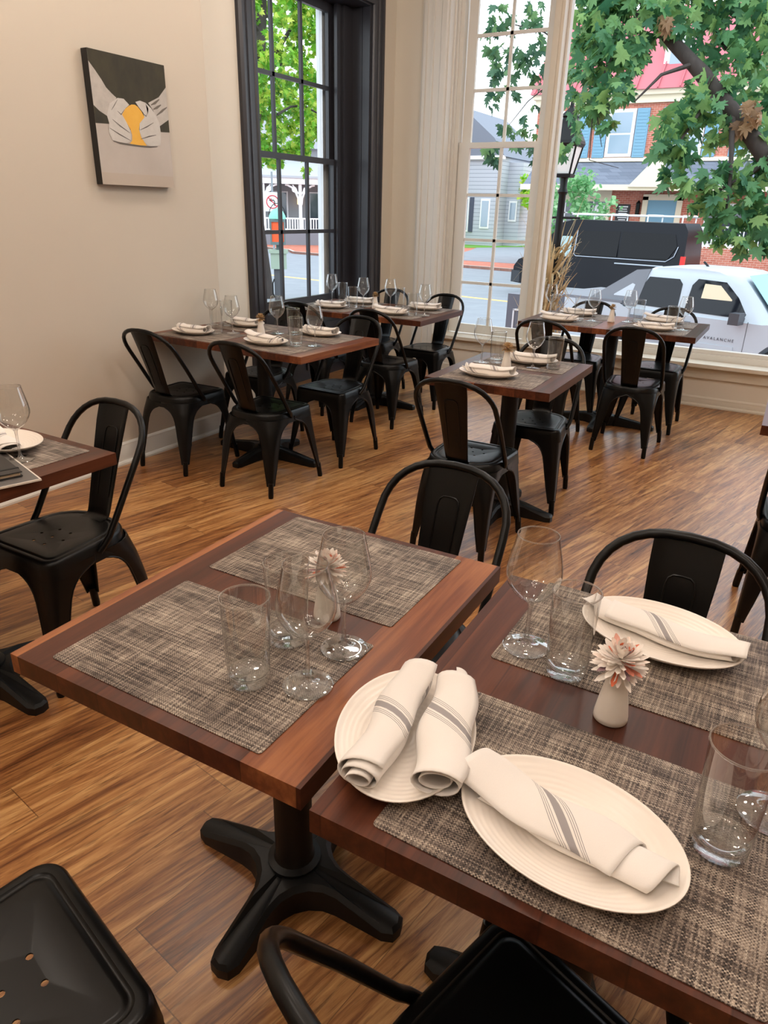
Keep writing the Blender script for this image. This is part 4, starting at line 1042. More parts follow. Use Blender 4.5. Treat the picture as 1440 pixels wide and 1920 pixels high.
# ---- street lamp with the tied corn stalks
lp = thing('street_lamp', 'black street lamp with a glazed lantern just outside the white post', 'street lamp', (-3.39, 11.0, GZ))
b = MB(); b.lathe([(.0001, 0), (.20, 0), (.20, .3), (.12, .45), (.085, .7), (.062, .9), (.055, 2.5), (.05, 3.02), (.075, 3.06), (.05, 3.12), (.055, 3.24), (.09, 3.27)], 16); b.tube([(-.30, 0, 2.72), (.30, 0, 2.72)], .018, 6); b.build('pole', M['castiron'], lp, smooth=40)
def sq(w, z): return [(-w, -w, z), (w, -w, z), (w, w, z), (-w, w, z)]
b = MB(); b.rings([sq(.085, 3.27), sq(.165, 3.66)], True); b.build('lantern_glass', mat('frosted_lantern_glass', rgb(236, 236, 232), .35, 0, .5), lp)
b = MB()
for x, y in ((-1, -1), (1, -1), (1, 1), (-1, 1)): b.tube([(.09 * x, .09 * y, 3.26), (.17 * x, .17 * y, 3.67)], .014, 6)
b.rings([sq(.11, 3.25), sq(.12, 3.29), sq(.10, 3.30)], True, True); b.rings([sq(.175, 3.64), sq(.195, 3.68), sq(.188, 3.72), sq(.095, 3.93), sq(.085, 4.0), sq(.11, 4.02), sq(.08, 4.06), sq(.025, 4.13), sq(.015, 4.26)], True, True, True); b.build('lantern_frame', M['castiron'], lp)
cs = thing('corn_stalk_bundle', 'dried corn stalks tied round the street lamp pole', 'corn stalks', (-3.42, 10.97, .05))
rr = random.Random(12); b = MB()
for k in range(22):
    a = rr.uniform(0, 2 * PI); d = rr.uniform(.05, .13); top = rr.uniform(.75, 1.15); sp_x = rr.uniform(-.22, .22); sp_y = rr.uniform(-.1, .1)
    b.tube([(math.cos(a) * d * 1.9, math.sin(a) * d * 1.6 - .04, -.55), (math.cos(a) * d, math.sin(a) * d - .06, .0), (math.cos(a) * d + sp_x * .4, math.sin(a) * d + sp_y - .06, .5), (math.cos(a) * d + sp_x, math.sin(a) * d + sp_y - .06, top)], [.014, .013, .010, .004], 5)
b.build('stalks', mat('dry_stalk', rgb(196, 174, 134), .8), cs)
b = MB()
for k in range(230):
    a = rr.uniform(0, 2 * PI); z0 = rr.uniform(-.45, .95); L = rr.uniform(.28, .62); dr = rr.uniform(-1.2, .6)
    d = Vector((math.cos(a), math.sin(a) * .7 - .1, 0)); p = Vector((d.x * .10, d.y * .10 - .06, z0)); w = rr.uniform(.018, .040); sdv = Vector((-d.y, d.x, rr.uniform(-.4, .4))).normalized(); prev = None
    for q in range(6):
        s = q / 5; c = p + d * (L * .75 * s) + Vector((0, 0, L * (.7 * s + dr * s * s)))
        ww = w * (1 - s * .85); cur = (b.v(c - sdv * ww), b.v(c + sdv * ww))
        if prev: b.f([prev[0], prev[1], cur[1], cur[0]])
        prev = cur
b.build('husk_leaves', m_leaf('dry_husk', rgb(206, 186, 146), rgb(178, 152, 108), rgb(150, 124, 88)), cs)

# ---- dark box on the pavement
tb = thing('litter_bin', 'dark grey box with a pale edged panel outside the white sash window', 'bin', (-3.93, 11.95, GZ + .13), R(-8))
b = MB(); b.box(-.36, .36, -.33, .33, 0, 1.40); b.build('body', mat('dark_grey_plastic', rgb(86, 90, 102), .5), tb, bevel=.06, smooth=40)
b = MB()
for q in ((-.24, .30, 1.14, 1.17), (-.24, -.21, .25, 1.17), (.27, .30, .25, 1.17), (-.24, .30, .25, .28)): b.box(q[0], q[1], -.345, -.325, q[2], q[3])
b.build('panel_edge', mat('pale_edge', rgb(196, 200, 206), .5), tb)

# ---- white pickup parked at the kerb
M['carwhite'] = mat('white_car_paint', rgb(182, 191, 200), .3, 0, .4); M['cargrey'] = mat('grey_plastic', rgb(112, 116, 124), .55); M['carglass'] = mat('tinted_car_glass', rgb(24, 27, 34), .05, 0, .32); M['tyre'] = mat('tyre_rubber', rgb(32, 32, 34), .8); M['rim'] = mat('steel_rim', rgb(150, 152, 158), .35, .8)
M['screen'] = mat('windscreen_glass', rgb(122, 172, 184), .12, 0, .2)
def arch(cx, r_, z0, a0=180, a1=0, n=10):
    o = []
    for k in range(n + 1):
        a = R(lerp(a0, a1, k / n)); o.append((cx + r_ * math.cos(a), z0 + r_ * math.sin(a)))
    return o
TX, TY, TA = -1.55, 14.95, R(-17)
tr = thing('pickup_truck', 'white pickup truck with a grey sail panel, parked outside the picture window', 'pickup truck', (TX, TY, GZ), TA)
HW = 1.0
# local frame: +x forward, near side is y = -HW
lower = [(-2.95, .62), (-2.95, 1.16), (-2.9, 1.24), (-1.30, 1.24), (-1.2, 1.17), (1.35, 1.14), (1.5, 1.16), (2.35, 1.06), (2.62, .98), (2.68, .70), (2.60, .45)] + arch(1.78, .47, .42, 0, 180) + [(1.2, .40), (-1.0, .40)] + arch(-1.52, .47, .42, 0, 180) + [(-2.1, .50)]
b = MB(); b.prism(lower, lambda x, z: (x, -HW, z), lambda x, z: (x, HW, z)); b.build('body', M['carwhite'], tr, bevel=.025, smooth=35)
def green(z):  # half width and x range of the cab at a height
    t_ = (z - 1.15) / (1.92 - 1.15); return lerp(.97, .76, t_)
b = MB(); rs = []
for z, x0, x1 in ((1.13, -1.30, 1.50), (1.45, -1.14, 1.20), (1.72, -1.02, .92), (1.84, -.96, .78), (1.905, -.84, .58), (1.925, -.55, .30)):
    h = green(z); c = .10; rs.append([(x0 + c, -h, z), (x1 - c * 2, -h, z), (x1, -h * .86, z), (x1 + .03, 0, z), (x1, h * .86, z), (x1 - c * 2, h, z), (x0 + c, h, z), (x0, h * .9, z), (x0, -h * .9, z)])
b.rings(rs, True, True, True); b.build('cab', M['carwhite'], tr, smooth=38)
def side(b, poly, off):
    for s in (-1,):
        vs = [b.v((x, -green(z) - off, z)) for x, z in poly]; vs2 = [b.v((x, -green(z) - off + .02, z)) for x, z in poly]; n = len(poly)
        b.f(vs); b.f(vs2[::-1])
        for i in range(n): b.f([vs[i], vs[(i + 1) % n], vs2[(i + 1) % n], vs2[i]])
b = MB(); side(b, [(-.96, 1.24), (-.93, 1.60), (-.86, 1.74), (-.28, 1.74), (-.20, 1.66), (-.17, 1.22)], .006); b.build('rear_side_window', M['carglass'], tr)
b = MB(); side(b, [(-.04, 1.22), (-.02, 1.66), (.06, 1.77), (.56, 1.75), (.84, 1.52), (1.04, 1.27), (1.02, 1.20)], .006); b.build('front_side_window', M['carglass'], tr)
b = MB(); side(b, [(.20, 1.46), (.20, 1.70), (.48, 1.69), (.74, 1.48), (.74, 1.46)], .010); b.build('painted_window_light', mat('painted_through_light', rgb(222, 206, 176), .5), tr)  # pale panel on the near glass, painting light seen through the cab
b = MB()
for s in (-1, 1):
    b.prism([(-.88, 1.87), (-.98, 1.20), (-1.98, 1.22), (-1.94, 1.30), (-1.15, 1.84)], lambda x, z: (x, s * (green(max(z, 1.15)) + .012), z), lambda x, z: (x, s * (green(max(z, 1.15)) - .05), z))
b.build('sail_panel', M['cargrey'], tr, bevel=.01)
b = MB(); b.prism([(-1.13, 1.36), (-1.10, 1.58), (-1.16, 1.60), (-1.48, 1.38), (-1.48, 1.36)], lambda x, z: (x, -green(z) - .015, z), lambda x, z: (x, -green(z) - .005, z)); b.build('sail_opening', M['carwhite'], tr)
b = MB(); b.box(-2.92, -1.25, -HW - .004, HW + .004, 1.235, 1.285); b.build('bed_rail', M['cargrey'], tr, bevel=.01)
b = MB(); b.box(-2.80, -1.32, -.9, .9, 1.24, 1.27); b.build('bed_cover', mat('bed_cover_white', rgb(214, 220, 226), .5), tr)
b = MB()
v4 = [(1.46, -.82, 1.17), (1.50, 0, 1.17), (1.46, .82, 1.17), (.78, .66, 1.84), (.81, 0, 1.85), (.78, -.66, 1.84)]
vs = [b.v((x + .075, y, z + .035)) for x, y, z in v4]; b.f(vs[:2] + vs[4:]); b.f(vs[1:5]); b.build('windscreen', M['screen'], tr)
b = MB()
for x in (-1.05, -.13, 1.12):
    b.box(x - .005, x + .005, -HW - .003, -HW + .01, .50, 1.16)
b.box(-1.05, 1.12, -HW - .003, -HW + .01, .495, .505)
b.build('door_gap', mat('panel_gap', rgb(96, 100, 106), .7), tr)
b = MB(); b.box(-1.02, .96, -HW - .018, -HW + .01, .64, .72); b.build('side_moulding', M['carwhite'], tr, bevel=.006)
b = MB(); b.box(-.12, .14, -HW - .035, -HW, 1.00, 1.055); b.box(-1.03, -.78, -HW - .035, -HW, 1.00, 1.055); b.build('door_handle', M['cargrey'], tr, bevel=.012)
b = MB(); b.box(.90, 1.07, -HW - .30, -HW - .06, 1.12, 1.31); b.box(.96, 1.04, -HW - .08, -HW + .08, 1.16, 1.22); b.build('wing_mirror', mat('mirror_black', rgb(64, 66, 72), .4), tr, bevel=.04, smooth=40)
b = MB(); b.tube([(-.25, .2, 1.92), (-.33, .2, 1.99), (-.35, .2, 2.0)], .02, 6); b.build('aerial', M['tyre'], tr)
fd = bpy.data.curves.new('lettering', 'FONT'); fd.body = 'AVALANCHE'; fd.size = .070; fd.extrude = .003; fd.space_character = 1.45
fo = bpy.data.objects.new('lettering', fd); COL.objects.link(fo)
bpy.context.view_layer.update()
fme = bpy.data.meshes.new_from_object(fo.evaluated_get(bpy.context.evaluated_depsgraph_get())); bpy.data.objects.remove(fo)
fme.materials.clear(); fme.materials.append(mat('chrome_letters', rgb(104, 108, 116), .35, .3))
fo = bpy.data.objects.new('lettering', fme); COL.objects.link(fo); fo.parent = tr; fo.location = (.42, -HW - .004, .80); fo.rotation_euler = (PI / 2, 0, 0)
for x in (1.78, -1.52):
    for s in (-1, 1):
        b = MB(); rs = []
        for y, r_ in ((-.13, .30), (-.13, .385), (-.10, .41), (.10, .41), (.13, .385), (.13, .30)): rs.append([(x + r_ * math.cos(2 * PI * k / 28), s * .86 + y, .41 + r_ * math.sin(2 * PI * k / 28)) for k in range(28)])
        b.rings(rs, True); wh = b.build('wheel', M['tyre'], tr, smooth=40)
        b = MB(); b.rings([[(x + r_ * math.cos(2 * PI * k / 28), s * (.86 + y), .41 + r_ * math.sin(2 * PI * k / 28)) for k in range(28)] for r_, y in ((.30, .12), (.27, .09), (.10, .07), (.06, .11))], True, False, True); b.build('hub', M['rim'], wh, smooth=30)

# ---- dark van on the far side of the street
vn = thing('cargo_van', 'black high sided van with a roof rack, beyond the white pickup', 'van', (-6.4, 26.6, GZ), R(-7))
M['vanblack'] = mat('black_van_paint', rgb(18, 20, 28), .25, 0, .22)
VW = 1.0
# local frame: the nose points to -x
vp = [(2.85, .45), (2.92, 1.2), (2.86, 2.35), (2.72, 2.58), (-.9, 2.62), (-1.35, 2.52), (-2.25, 1.50), (-2.85, 1.24), (-3.02, 1.0), (-3.06, .45)] + arch(-2.1, .42, .40, 180, 0) + [(1.2, .42)] + arch(1.72, .42, .40, 180, 0)
b = MB(); rs = []
for y, k in ((-VW, 0), (-VW * .99, 1), (VW * .99, 1), (VW, 0)):
    pass
def vw(z): return VW if z < 1.3 else lerp(VW, .84, (z - 1.3) / 1.3)
b.prism(vp, lambda x, z: (x, -vw(z), z), lambda x, z: (x, vw(z), z)); b.build('body', M['vanblack'], vn, bevel=.03, smooth=35)
def vside(b, poly, off=.012):
    b.prism(poly, lambda x, z: (x, -vw(z) - off, z), lambda x, z: (x, -vw(z) + .01, z))
b = MB(); vside(b, [(-1.85, 1.45), (-1.35, 1.98), (-1.28, 2.08), (-.92, 2.08), (-.92, 1.42)]); b.build('cab_window', mat('van_cab_glass', rgb(150, 176, 180), .06, 0, .9), vn)
b = MB(); vside(b, [(-.72, 1.52), (-.72, 2.26), (.72, 2.28), (.72, 1.50)]); vside(b, [(.80, 1.50), (.80, 2.28), (2.5, 2.26), (2.62, 1.9), (2.4, 1.52)]); b.build('side_glass', mat('van_dark_glass', rgb(10, 11, 17), .1, 0, .22), vn)
b = MB()
for pts in ([(-.76, 2.30), (-.78, 1.52), (-.70, 1.46), (2.35, 1.44), (2.58, 1.60), (2.66, 1.9)],): b.tube([(x, -vw(z) - .014, z) for x, z in pts], .014, 6)
b.tube([(.70, -VW - .012, 1.30), (2.3, -VW - .012, 1.29)], .022, 6); b.build('trim_line', mat('van_trim', rgb(176, 182, 194), .3, .5), vn)
b = MB(); b.box(2.80, 2.93, -VW - .012, -VW + .12, 1.12, 1.62); b.build('tail_light', mat('red_lamp', rgb(226, 44, 40), .3), vn, bevel=.02)
b = MB(); b.box(-3.09, -2.75, -VW - .012, -VW + .5, .45, .85); b.build('bumper', mat('van_bumper', rgb(52, 54, 60), .6), vn, bevel=.03)
b = MB()
for y in (-.72, .72): b.tube([(-1.1, y, 2.78), (2.7, y, 2.78)], .03, 8)
for x in (-.9, .3, 1.5, 2.6):
    b.tube([(x, -.76, 2.60), (x, -.76, 2.80), (x, .76, 2.80), (x, .76, 2.60)], .025, 6)
b.build('roof_rack', M['white'], vn)
b = MB(); b.box(-1.85, -1.62, -VW - .22, -VW - .02, 1.42, 1.75); b.build('wing_mirror', M['tyre'], vn, bevel=.03)
for x in (-2.1, 1.72):
    for s in (-1, 1):
        b = MB(); b.rings([[(x + r_ * math.cos(2 * PI * k / 24), s * .86 + y, .36 + r_ * math.sin(2 * PI * k / 24)) for k in range(24)] for y, r_ in ((-.12, .22), (-.12, .33), (-.09, .36), (.09, .36), (.12, .33), (.12, .22))], True); wh = b.build('wheel', M['tyre'], vn, smooth=40)
        b = MB(); b.rings([[(x + r_ * math.cos(2 * PI * k / 24), s * (.86 + y), .36 + r_ * math.sin(2 * PI * k / 24)) for k in range(24)] for r_, y in ((.22, .11), (.05, .10))], True, False, True); b.build('hub', M['rim'], wh)

# ------------------------------------------------------------------ trees
M['bark'] = m_noisy('bark', rgb(78, 70, 66), rgb(52, 46, 44), 6, .9, .4, sc3=(3, 3, .6))
LOBES = [(0, 0), (.10, .05), (.28, .12), (.46, .08), (.42, .22), (.60, .36), (.40, .38), (.30, .42), (.40, .58), (.44, .78), (.24, .66), (.17, .62), (.15, .82), (0, 1.06)]
LEAF = LOBES + [(-x, y) for x, y in LOBES[-2:0:-1]]
def add_leaf(b, p, d, n_, size, droop=.25):
    d = d.normalized(); s_ = d.cross(n_).normalized(); n2 = s_.cross(d)
    vs = []
    for x, y in LEAF:
        q = p + d * (y * size) + s_ * (x * size) - n2 * (droop * size * (y * y * .5 + x * x * .8)) + n2 * (abs(x) * size * .12)
        vs.append(b.v(q))
    c = b.v(p + d * (.45 * size) - n2 * (droop * size * .1)); m = len(vs)
    for i in range(m): b.f([vs[i], vs[(i + 1) % m], c])
def simple_leaf(b, p, d, n_, size):
    d = d.normalized(); s_ = d.cross(n_).normalized(); n2 = s_.cross(d)
    pr = [(0, 0), (.38, .30), (.26, .72), (0, 1), (-.26, .72), (-.38, .30)]
    b.f([b.v(p + d * (y * size) + s_ * (x * size) - n2 * (.15 * size * y * y)) for x, y in pr])
def rand_dir(r_, up=0.0):
    while True:
        v = Vector((r_.uniform(-1, 1), r_.uniform(-1, 1), r_.uniform(-1, 1)))
        if .05 < v.length < 1: v.normalize(); v.z += up; return v.normalized()
CL_R = [(-2.91, 9.7, 3.45, 0.22), (-2.61, 9.5, 3.02, 0.21), (-2.46, 9.6, 3.27, 0.19), (-2.7, 9.5, 2.76, 0.16), (-2.2, 9.9, 3.48, 0.16), (-2.64, 9.9, 3.78, 0.27), (-1.63, 9.0, 1.94, 0.07), (-3.01, 9.8, 4.0, 0.32), (-2.55, 9.9, 4.02, 0.32), (-2.09, 10.0, 3.95, 0.31), (-1.68, 10.3, 3.97, 0.31), (-1.23, 10.4, 3.9, 0.31), (-1.06, 10.3, 3.62, 0.26), (-2.65, 9.8, 3.66, 0.21), (-2.85, 9.6, 3.63, 0.26), (-2.51, 9.4, 3.31, 0.28), (-2.32, 9.7, 3.56, 0.29), (-2.76, 9.5, 3.19, 0.24), (-2.44, 9.2, 2.79, 0.22), (-2.3, 9.6, 3.2, 0.2), (-2.36, 9.4, 2.94, 0.16), (-2.85, 9.6, 2.94, 0.16), (-2.33, 9.2, 2.47, 0.1), (-2.5, 9.3, 2.59, 0.15), (-2.76, 9.5, 2.54, 0.13), (-3.0, 9.7, 3.13, 0.14), (-1.93, 9.8, 3.57, 0.23), (-1.73, 10.2, 3.68, 0.29), (-1.38, 10.3, 3.59, 0.31), (-1.07, 10.2, 3.3, 0.28), (-1.52, 10.1, 3.26, 0.24), (-1.19, 10.0, 3.07, 0.28), (-0.92, 10.0, 2.8, 0.26), (-1.34, 9.7, 2.83, 0.23), (-1.57, 9.5, 2.74, 0.2), (-1.37, 9.4, 2.62, 0.19), (-1.7, 9.2, 2.5, 0.18), (-1.54, 9.3, 2.43, 0.19), (-1.68, 9.0, 2.25, 0.19), (-1.51, 9.1, 2.15, 0.17), (-1.5, 9.0, 1.99, 0.12), (-1.06, 9.8, 2.52, 0.23), (-0.85, 9.7, 2.29, 0.23), (-1.18, 9.6, 2.4, 0.15), (-1.27, 9.5, 2.34, 0.11), (-0.76, 9.4, 1.96, 0.22), (-1.0, 9.2, 1.95, 0.2), (-1.17, 9.0, 1.86, 0.17), (-1.37, 8.9, 1.83, 0.14), (-1.54, 8.9, 1.86, 0.1), (-0.83, 9.1, 1.68, 0.22), (-1.07, 8.9, 1.65, 0.19), (-1.28, 8.9, 1.65, 0.14), (-0.61, 9.2, 1.58, 0.22), (-0.66, 9.0, 1.37, 0.18), (-0.92, 8.9, 1.44, 0.17), (-0.73, 8.9, 1.26, 0.12), (-0.93, 8.8, 1.28, 0.09), (-1.05, 8.8, 1.36, 0.08), (-0.53, 9.0, 1.27, 0.12), (-2.98, 9.6, 2.21, 0.1), (-2.9, 9.6, 2.35, 0.09), (-2.91, 9.6, 2.72, 0.12)]
CL_W = [(-5.0, 12.0, 4.28, 0.17), (-5.07, 12.0, 4.08, 0.16), (-4.85, 12.2, 4.14, 0.18), (-4.45, 12.0, 4.3, 0.15), (-4.35, 12.0, 4.09, 0.16), (-4.96, 11.8, 3.73, 0.17), (-4.74, 11.9, 3.77, 0.18), (-4.9, 11.7, 3.47, 0.17), (-4.63, 11.6, 3.37, 0.18), (-4.44, 11.8, 3.66, 0.18), (-4.29, 11.8, 3.79, 0.18), (-4.22, 11.6, 3.41, 0.18), (-4.06, 11.7, 3.55, 0.15), (-4.7, 11.4, 3.14, 0.14), (-4.41, 11.4, 3.16, 0.12), (-3.99, 11.5, 3.15, 0.12), (-3.86, 11.4, 3.0, 0.09), (-4.73, 11.3, 2.99, 0.11), (-4.1, 11.4, 2.94, 0.09), (-4.37, 11.0, 2.63, 0.13), (-4.19, 11.0, 2.49, 0.12), (-4.05, 11.0, 2.66, 0.13), (-3.88, 11.0, 2.58, 0.12), (-3.75, 11.0, 2.5, 0.08), (-4.43, 10.9, 2.38, 0.11), (-4.55, 10.9, 2.31, 0.11), (-3.86, 10.9, 2.34, 0.12), (-3.76, 10.9, 2.23, 0.07), (-4.46, 10.9, 2.24, 0.07)]
BR1 = [(-2.536, 10.2, 4.051, 0.075), (-2.369, 10.1, 3.78, 0.072), (-2.172, 10.0, 3.536, 0.07), (-1.958, 9.9, 3.32, 0.07), (-1.682, 9.8, 3.079, 0.075), (-1.559, 9.8, 2.969, 0.085), (-1.358, 9.7, 2.764, 0.08), (-1.144, 9.6, 2.564, 0.08), (-0.972, 9.6, 2.378, 0.085), (-0.691, 9.5, 2.079, 0.09), (-0.427, 9.5, 1.817, 0.095)]
BR2 = [(-1.358, 9.7, 2.764, 0.03), (-1.443, 9.5, 2.615, 0.022), (-1.541, 9.2, 2.33, 0.014), (-1.654, 9.0, 2.057, 0.007)]
BR3 = [(-1.144, 9.6, 2.564, 0.04), (-1.085, 9.4, 2.285, 0.03), (-0.99, 9.1, 1.903, 0.02), (-0.938, 8.9, 1.482, 0.01)]
BR4 = [(-2.369, 10.1, 3.78, 0.03), (-2.456, 9.6, 3.408, 0.022), (-2.561, 9.4, 3.02, 0.014), (-2.556, 9.3, 2.527, 0.008), (-2.436, 9.2, 2.215, 0.004)]
BR5 = [(-1.682, 9.8, 3.079, 0.03), (-1.931, 9.4, 2.932, 0.018), (-2.134, 9.2, 2.659, 0.008)]
BR6 = [(-0.691, 9.5, 2.079, 0.04), (-0.852, 9.3, 1.913, 0.03), (-1.106, 9.0, 1.743, 0.015), (-1.425, 8.9, 1.79, 0.008)]
BR7 = [(-2.456, 9.6, 3.408, 0.02), (-2.923, 10.3, 3.288, 0.016), (-3.643, 11.2, 3.602, 0.014), (-4.257, 12.0, 3.981, 0.012), (-4.816, 12.1, 4.145, 0.009), (-5.11, 12.0, 3.977, 0.006)]
BR8 = [(-2.923, 10.3, 3.288, 0.014), (-3.816, 11.4, 3.256, 0.01), (-4.189, 11.4, 3.005, 0.008), (-4.332, 11.0, 2.624, 0.005)]
BR9 = [(-2.621, 9.3, 2.638, 0.008), (-2.56, 9.2, 2.077, 0.005), (-2.184, 9.1, 1.986, 0.003)]
BR10 = [(-1.172, 10.2, 3.109, 0.03), (-1.43, 10.2, 3.282, 0.02), (-1.664, 10.2, 3.609, 0.012)]
LT_TR = [(-15.5, 18.589, 2.336, 0.2), (-15.0, 18.467, 4.82, 0.19), (-15.0, 18.695, 6.022, 0.17), (-15.0, 18.796, 6.795, 0.15), (-15.0, 18.895, 7.55, 0.13)]
LT_B1 = [(-15.0, 18.644, 5.305, 0.09), (-15.0, 19.322, 5.61, 0.08), (-15.0, 20.127, 6.347, 0.06), (-15.0, 20.956, 6.975, 0.04)]
LT_B2 = [(-15.0, 18.648, 6.014, 0.1), (-15.0, 18.293, 6.199, 0.08), (-15.0, 19.01, 6.462, 0.05)]
LT_B3 = [(-15.0, 18.424, 4.88, 0.07), (-15.0, 19.433, 5.36, 0.06), (-15.0, 20.164, 5.444, 0.03)]
LT_B4 = [(-14.0, 18.066, 3.872, 0.04), (-14.0, 18.697, 4.139, 0.03), (-14.0, 19.347, 4.24, 0.03), (-14.0, 20.163, 4.093, 0.02)]
CL_L = [(-15.06, 17.94, 7.0, 0.23), (-13.72, 16.59, 5.95, 0.21), (-15.02, 17.99, 6.17, 0.23), (-13.58, 16.11, 5.29, 0.21), (-14.72, 17.69, 5.52, 0.23), (-13.46, 16.12, 4.76, 0.21), (-15.01, 17.9, 4.59, 0.24), (-13.5, 15.85, 3.87, 0.22), (-14.14, 16.66, 3.7, 0.23), (-14.49, 17.28, 3.56, 0.24), (-14.73, 17.37, 3.34, 0.24), (-14.02, 16.36, 2.96, 0.23), (-14.65, 18.1, 6.98, 0.23), (-14.95, 18.32, 6.78, 0.23), (-13.76, 16.86, 6.1, 0.22), (-15.18, 18.69, 6.17, 0.24), (-14.88, 18.37, 5.55, 0.24), (-15.31, 18.62, 5.34, 0.25), (-13.78, 17.02, 4.6, 0.23), (-13.27, 16.05, 4.3, 0.21), (-14.03, 17.09, 4.03, 0.23), (-14.42, 17.5, 3.96, 0.24), (-14.67, 17.8, 3.5, 0.24), (-14.76, 18.86, 7.18, 0.24), (-15.27, 19.31, 6.76, 0.25), (-15.31, 19.43, 6.18, 0.25), (-15.13, 18.98, 5.58, 0.25), (-13.23, 16.79, 4.94, 0.22), (-15.32, 19.18, 5.12, 0.25), (-13.57, 16.97, 4.31, 0.22), (-14.87, 18.48, 4.4, 0.25), (-15.09, 18.81, 3.96, 0.25), (-14.51, 18.19, 3.2, 0.25), (-13.76, 17.27, 2.85, 0.24), (-13.48, 17.43, 6.76, 0.22), (-13.95, 18.37, 6.71, 0.23), (-14.24, 18.6, 6.39, 0.23), (-13.37, 17.47, 5.93, 0.22), (-13.28, 17.09, 5.43, 0.22), (-15.12, 19.42, 5.67, 0.25), (-15.03, 19.59, 5.57, 0.25), (-13.36, 17.34, 4.67, 0.23), (-15.37, 19.67, 4.73, 0.26), (-13.68, 17.53, 4.1, 0.23), (-14.96, 19.35, 4.01, 0.26), (-13.7, 17.61, 3.48, 0.24), (-15.32, 19.79, 3.6, 0.27), (-14.06, 18.11, 2.89, 0.25), (-14.25, 19.06, 7.09, 0.24), (-14.2, 19.18, 6.67, 0.24), (-14.89, 20.07, 6.54, 0.25), (-15.15, 20.49, 6.38, 0.26), (-14.45, 19.49, 5.73, 0.25), (-13.46, 18.1, 5.23, 0.23), (-14.47, 19.22, 4.98, 0.25), (-15.01, 19.86, 4.75, 0.26), (-14.21, 18.93, 4.4, 0.25), (-14.71, 19.7, 4.26, 0.26), (-14.33, 19.06, 3.67, 0.25), (-13.71, 18.37, 3.03, 0.25), (-14.06, 19.46, 7.18, 0.24), (-13.39, 18.66, 6.69, 0.23), (-14.05, 19.54, 6.57, 0.24), (-14.6, 19.95, 6.39, 0.25), (-15.08, 20.6, 6.39, 0.26), (-14.58, 19.91, 5.71, 0.25), (-15.19, 20.82, 5.64, 0.26), (-13.96, 19.4, 5.13, 0.25), (-15.36, 21.0, 5.14, 0.27), (-13.62, 18.85, 4.26, 0.24), (-14.31, 19.47, 4.08, 0.25), (-13.27, 18.39, 3.57, 0.24), (-13.76, 18.92, 3.32, 0.25), (-13.36, 18.45, 3.04, 0.24), (-13.85, 19.72, 7.16, 0.24), (-14.02, 19.78, 7.02, 0.24), (-14.52, 20.81, 6.95, 0.25), (-15.37, 21.7, 6.87, 0.27), (-14.05, 19.94, 6.05, 0.25), (-15.06, 21.58, 6.09, 0.27), (-14.07, 20.17, 5.07, 0.26), (-14.91, 20.9, 5.04, 0.27), (-15.07, 21.54, 4.64, 0.28), (-15.04, 21.16, 4.19, 0.27), (-13.29, 18.87, 3.67, 0.24), (-15.19, 21.48, 3.71, 0.28), (-13.22, 19.16, 7.16, 0.23), (-13.79, 20.35, 7.04, 0.25), (-13.82, 20.42, 6.7, 0.25), (-14.18, 20.83, 6.53, 0.26), (-14.33, 20.77, 6.18, 0.26), (-14.54, 21.43, 5.78, 0.27), (-14.55, 21.43, 5.42, 0.27), (-15.36, 22.15, 5.06, 0.28), (-13.53, 19.58, 4.5, 0.25), (-14.35, 20.79, 4.23, 0.27), (-13.21, 19.1, 3.62, 0.25), (-14.57, 21.46, 3.48, 0.28), (-15.16, 22.29, 3.27, 0.29), (-13.98, 21.26, 7.65, 0.25), (-14.01, 21.15, 7.38, 0.25), (-14.72, 22.37, 7.22, 0.27), (-13.56, 20.49, 6.51, 0.25), (-13.95, 21.21, 6.22, 0.26), (-13.23, 19.97, 5.72, 0.25), (-14.3, 21.31, 5.63, 0.26), (-14.96, 22.57, 5.63, 0.28), (-15.14, 23.03, 4.84, 0.29), (-15.4, 23.37, 4.56, 0.3), (-15.36, 23.19, 4.12, 0.3), (-15.08, 22.42, 3.69, 0.29), (-13.6, 20.68, 3.09, 0.27), (-14.0, 17.16, 2.61, 0.13), (-14.0, 17.51, 2.63, 0.14), (-14.0, 17.87, 2.65, 0.14), (-14.0, 18.12, 2.66, 0.14), (-14.0, 19.42, 2.52, 0.11), (-14.0, 19.28, 2.37, 0.08)]
def foliage(cls, leaf, size, dens, seed, hang=.5, mats=None, name='foliage', parent=None):
    rr = random.Random(seed); b = MB(); o = parent.location
    for x, y, z, rad in cls:
        for k in range(max(5, int(dens * (rad / .3) ** 2))):
            p = Vector((x - o.x, y - o.y, z - o.z)) + rand_dir(rr) * (rad * rr.random() ** .45)
            d = rand_dir(rr); d.z = d.z * .5 - hang
            leaf(b, p, d, rand_dir(rr, .6), size * rr.uniform(.7, 1.2))
    b.keep = True
    return b.build(name, mats, parent, smooth=None)
def limbs(paths, parent, name='branch', n=8):
    o = parent.location; b = MB()
    for pth in paths: b.tube([(p[0] - o.x, p[1] - o.y, p[2] - o.z) for p in pth], [p[3] for p in pth], n)
    return b.build(name, M['bark'], parent, smooth=60)
rt = thing('oak_tree', 'big leaved tree whose boughs hang across the picture window', 'tree', (1.6, 9.7, GZ))
limbs([[(1.6, 9.7, GZ, .17), (1.45, 9.65, .3, .15), (.9, 9.6, 1.1, .12)] + [BR1[-1], BR1[-2]]], rt, 'trunk', 12)
limbs([BR1], rt, 'branch', 10)
limbs([BR2, BR3, BR4, BR5, BR6, BR7, BR8, BR9, BR10], rt, 'twig', 6)
foliage(CL_R, add_leaf, .16, 58, 3, .75, m_leaf('oak_leaf', rgb(58, 108, 78), rgb(92, 142, 92), rgb(142, 178, 106)), parent=rt)
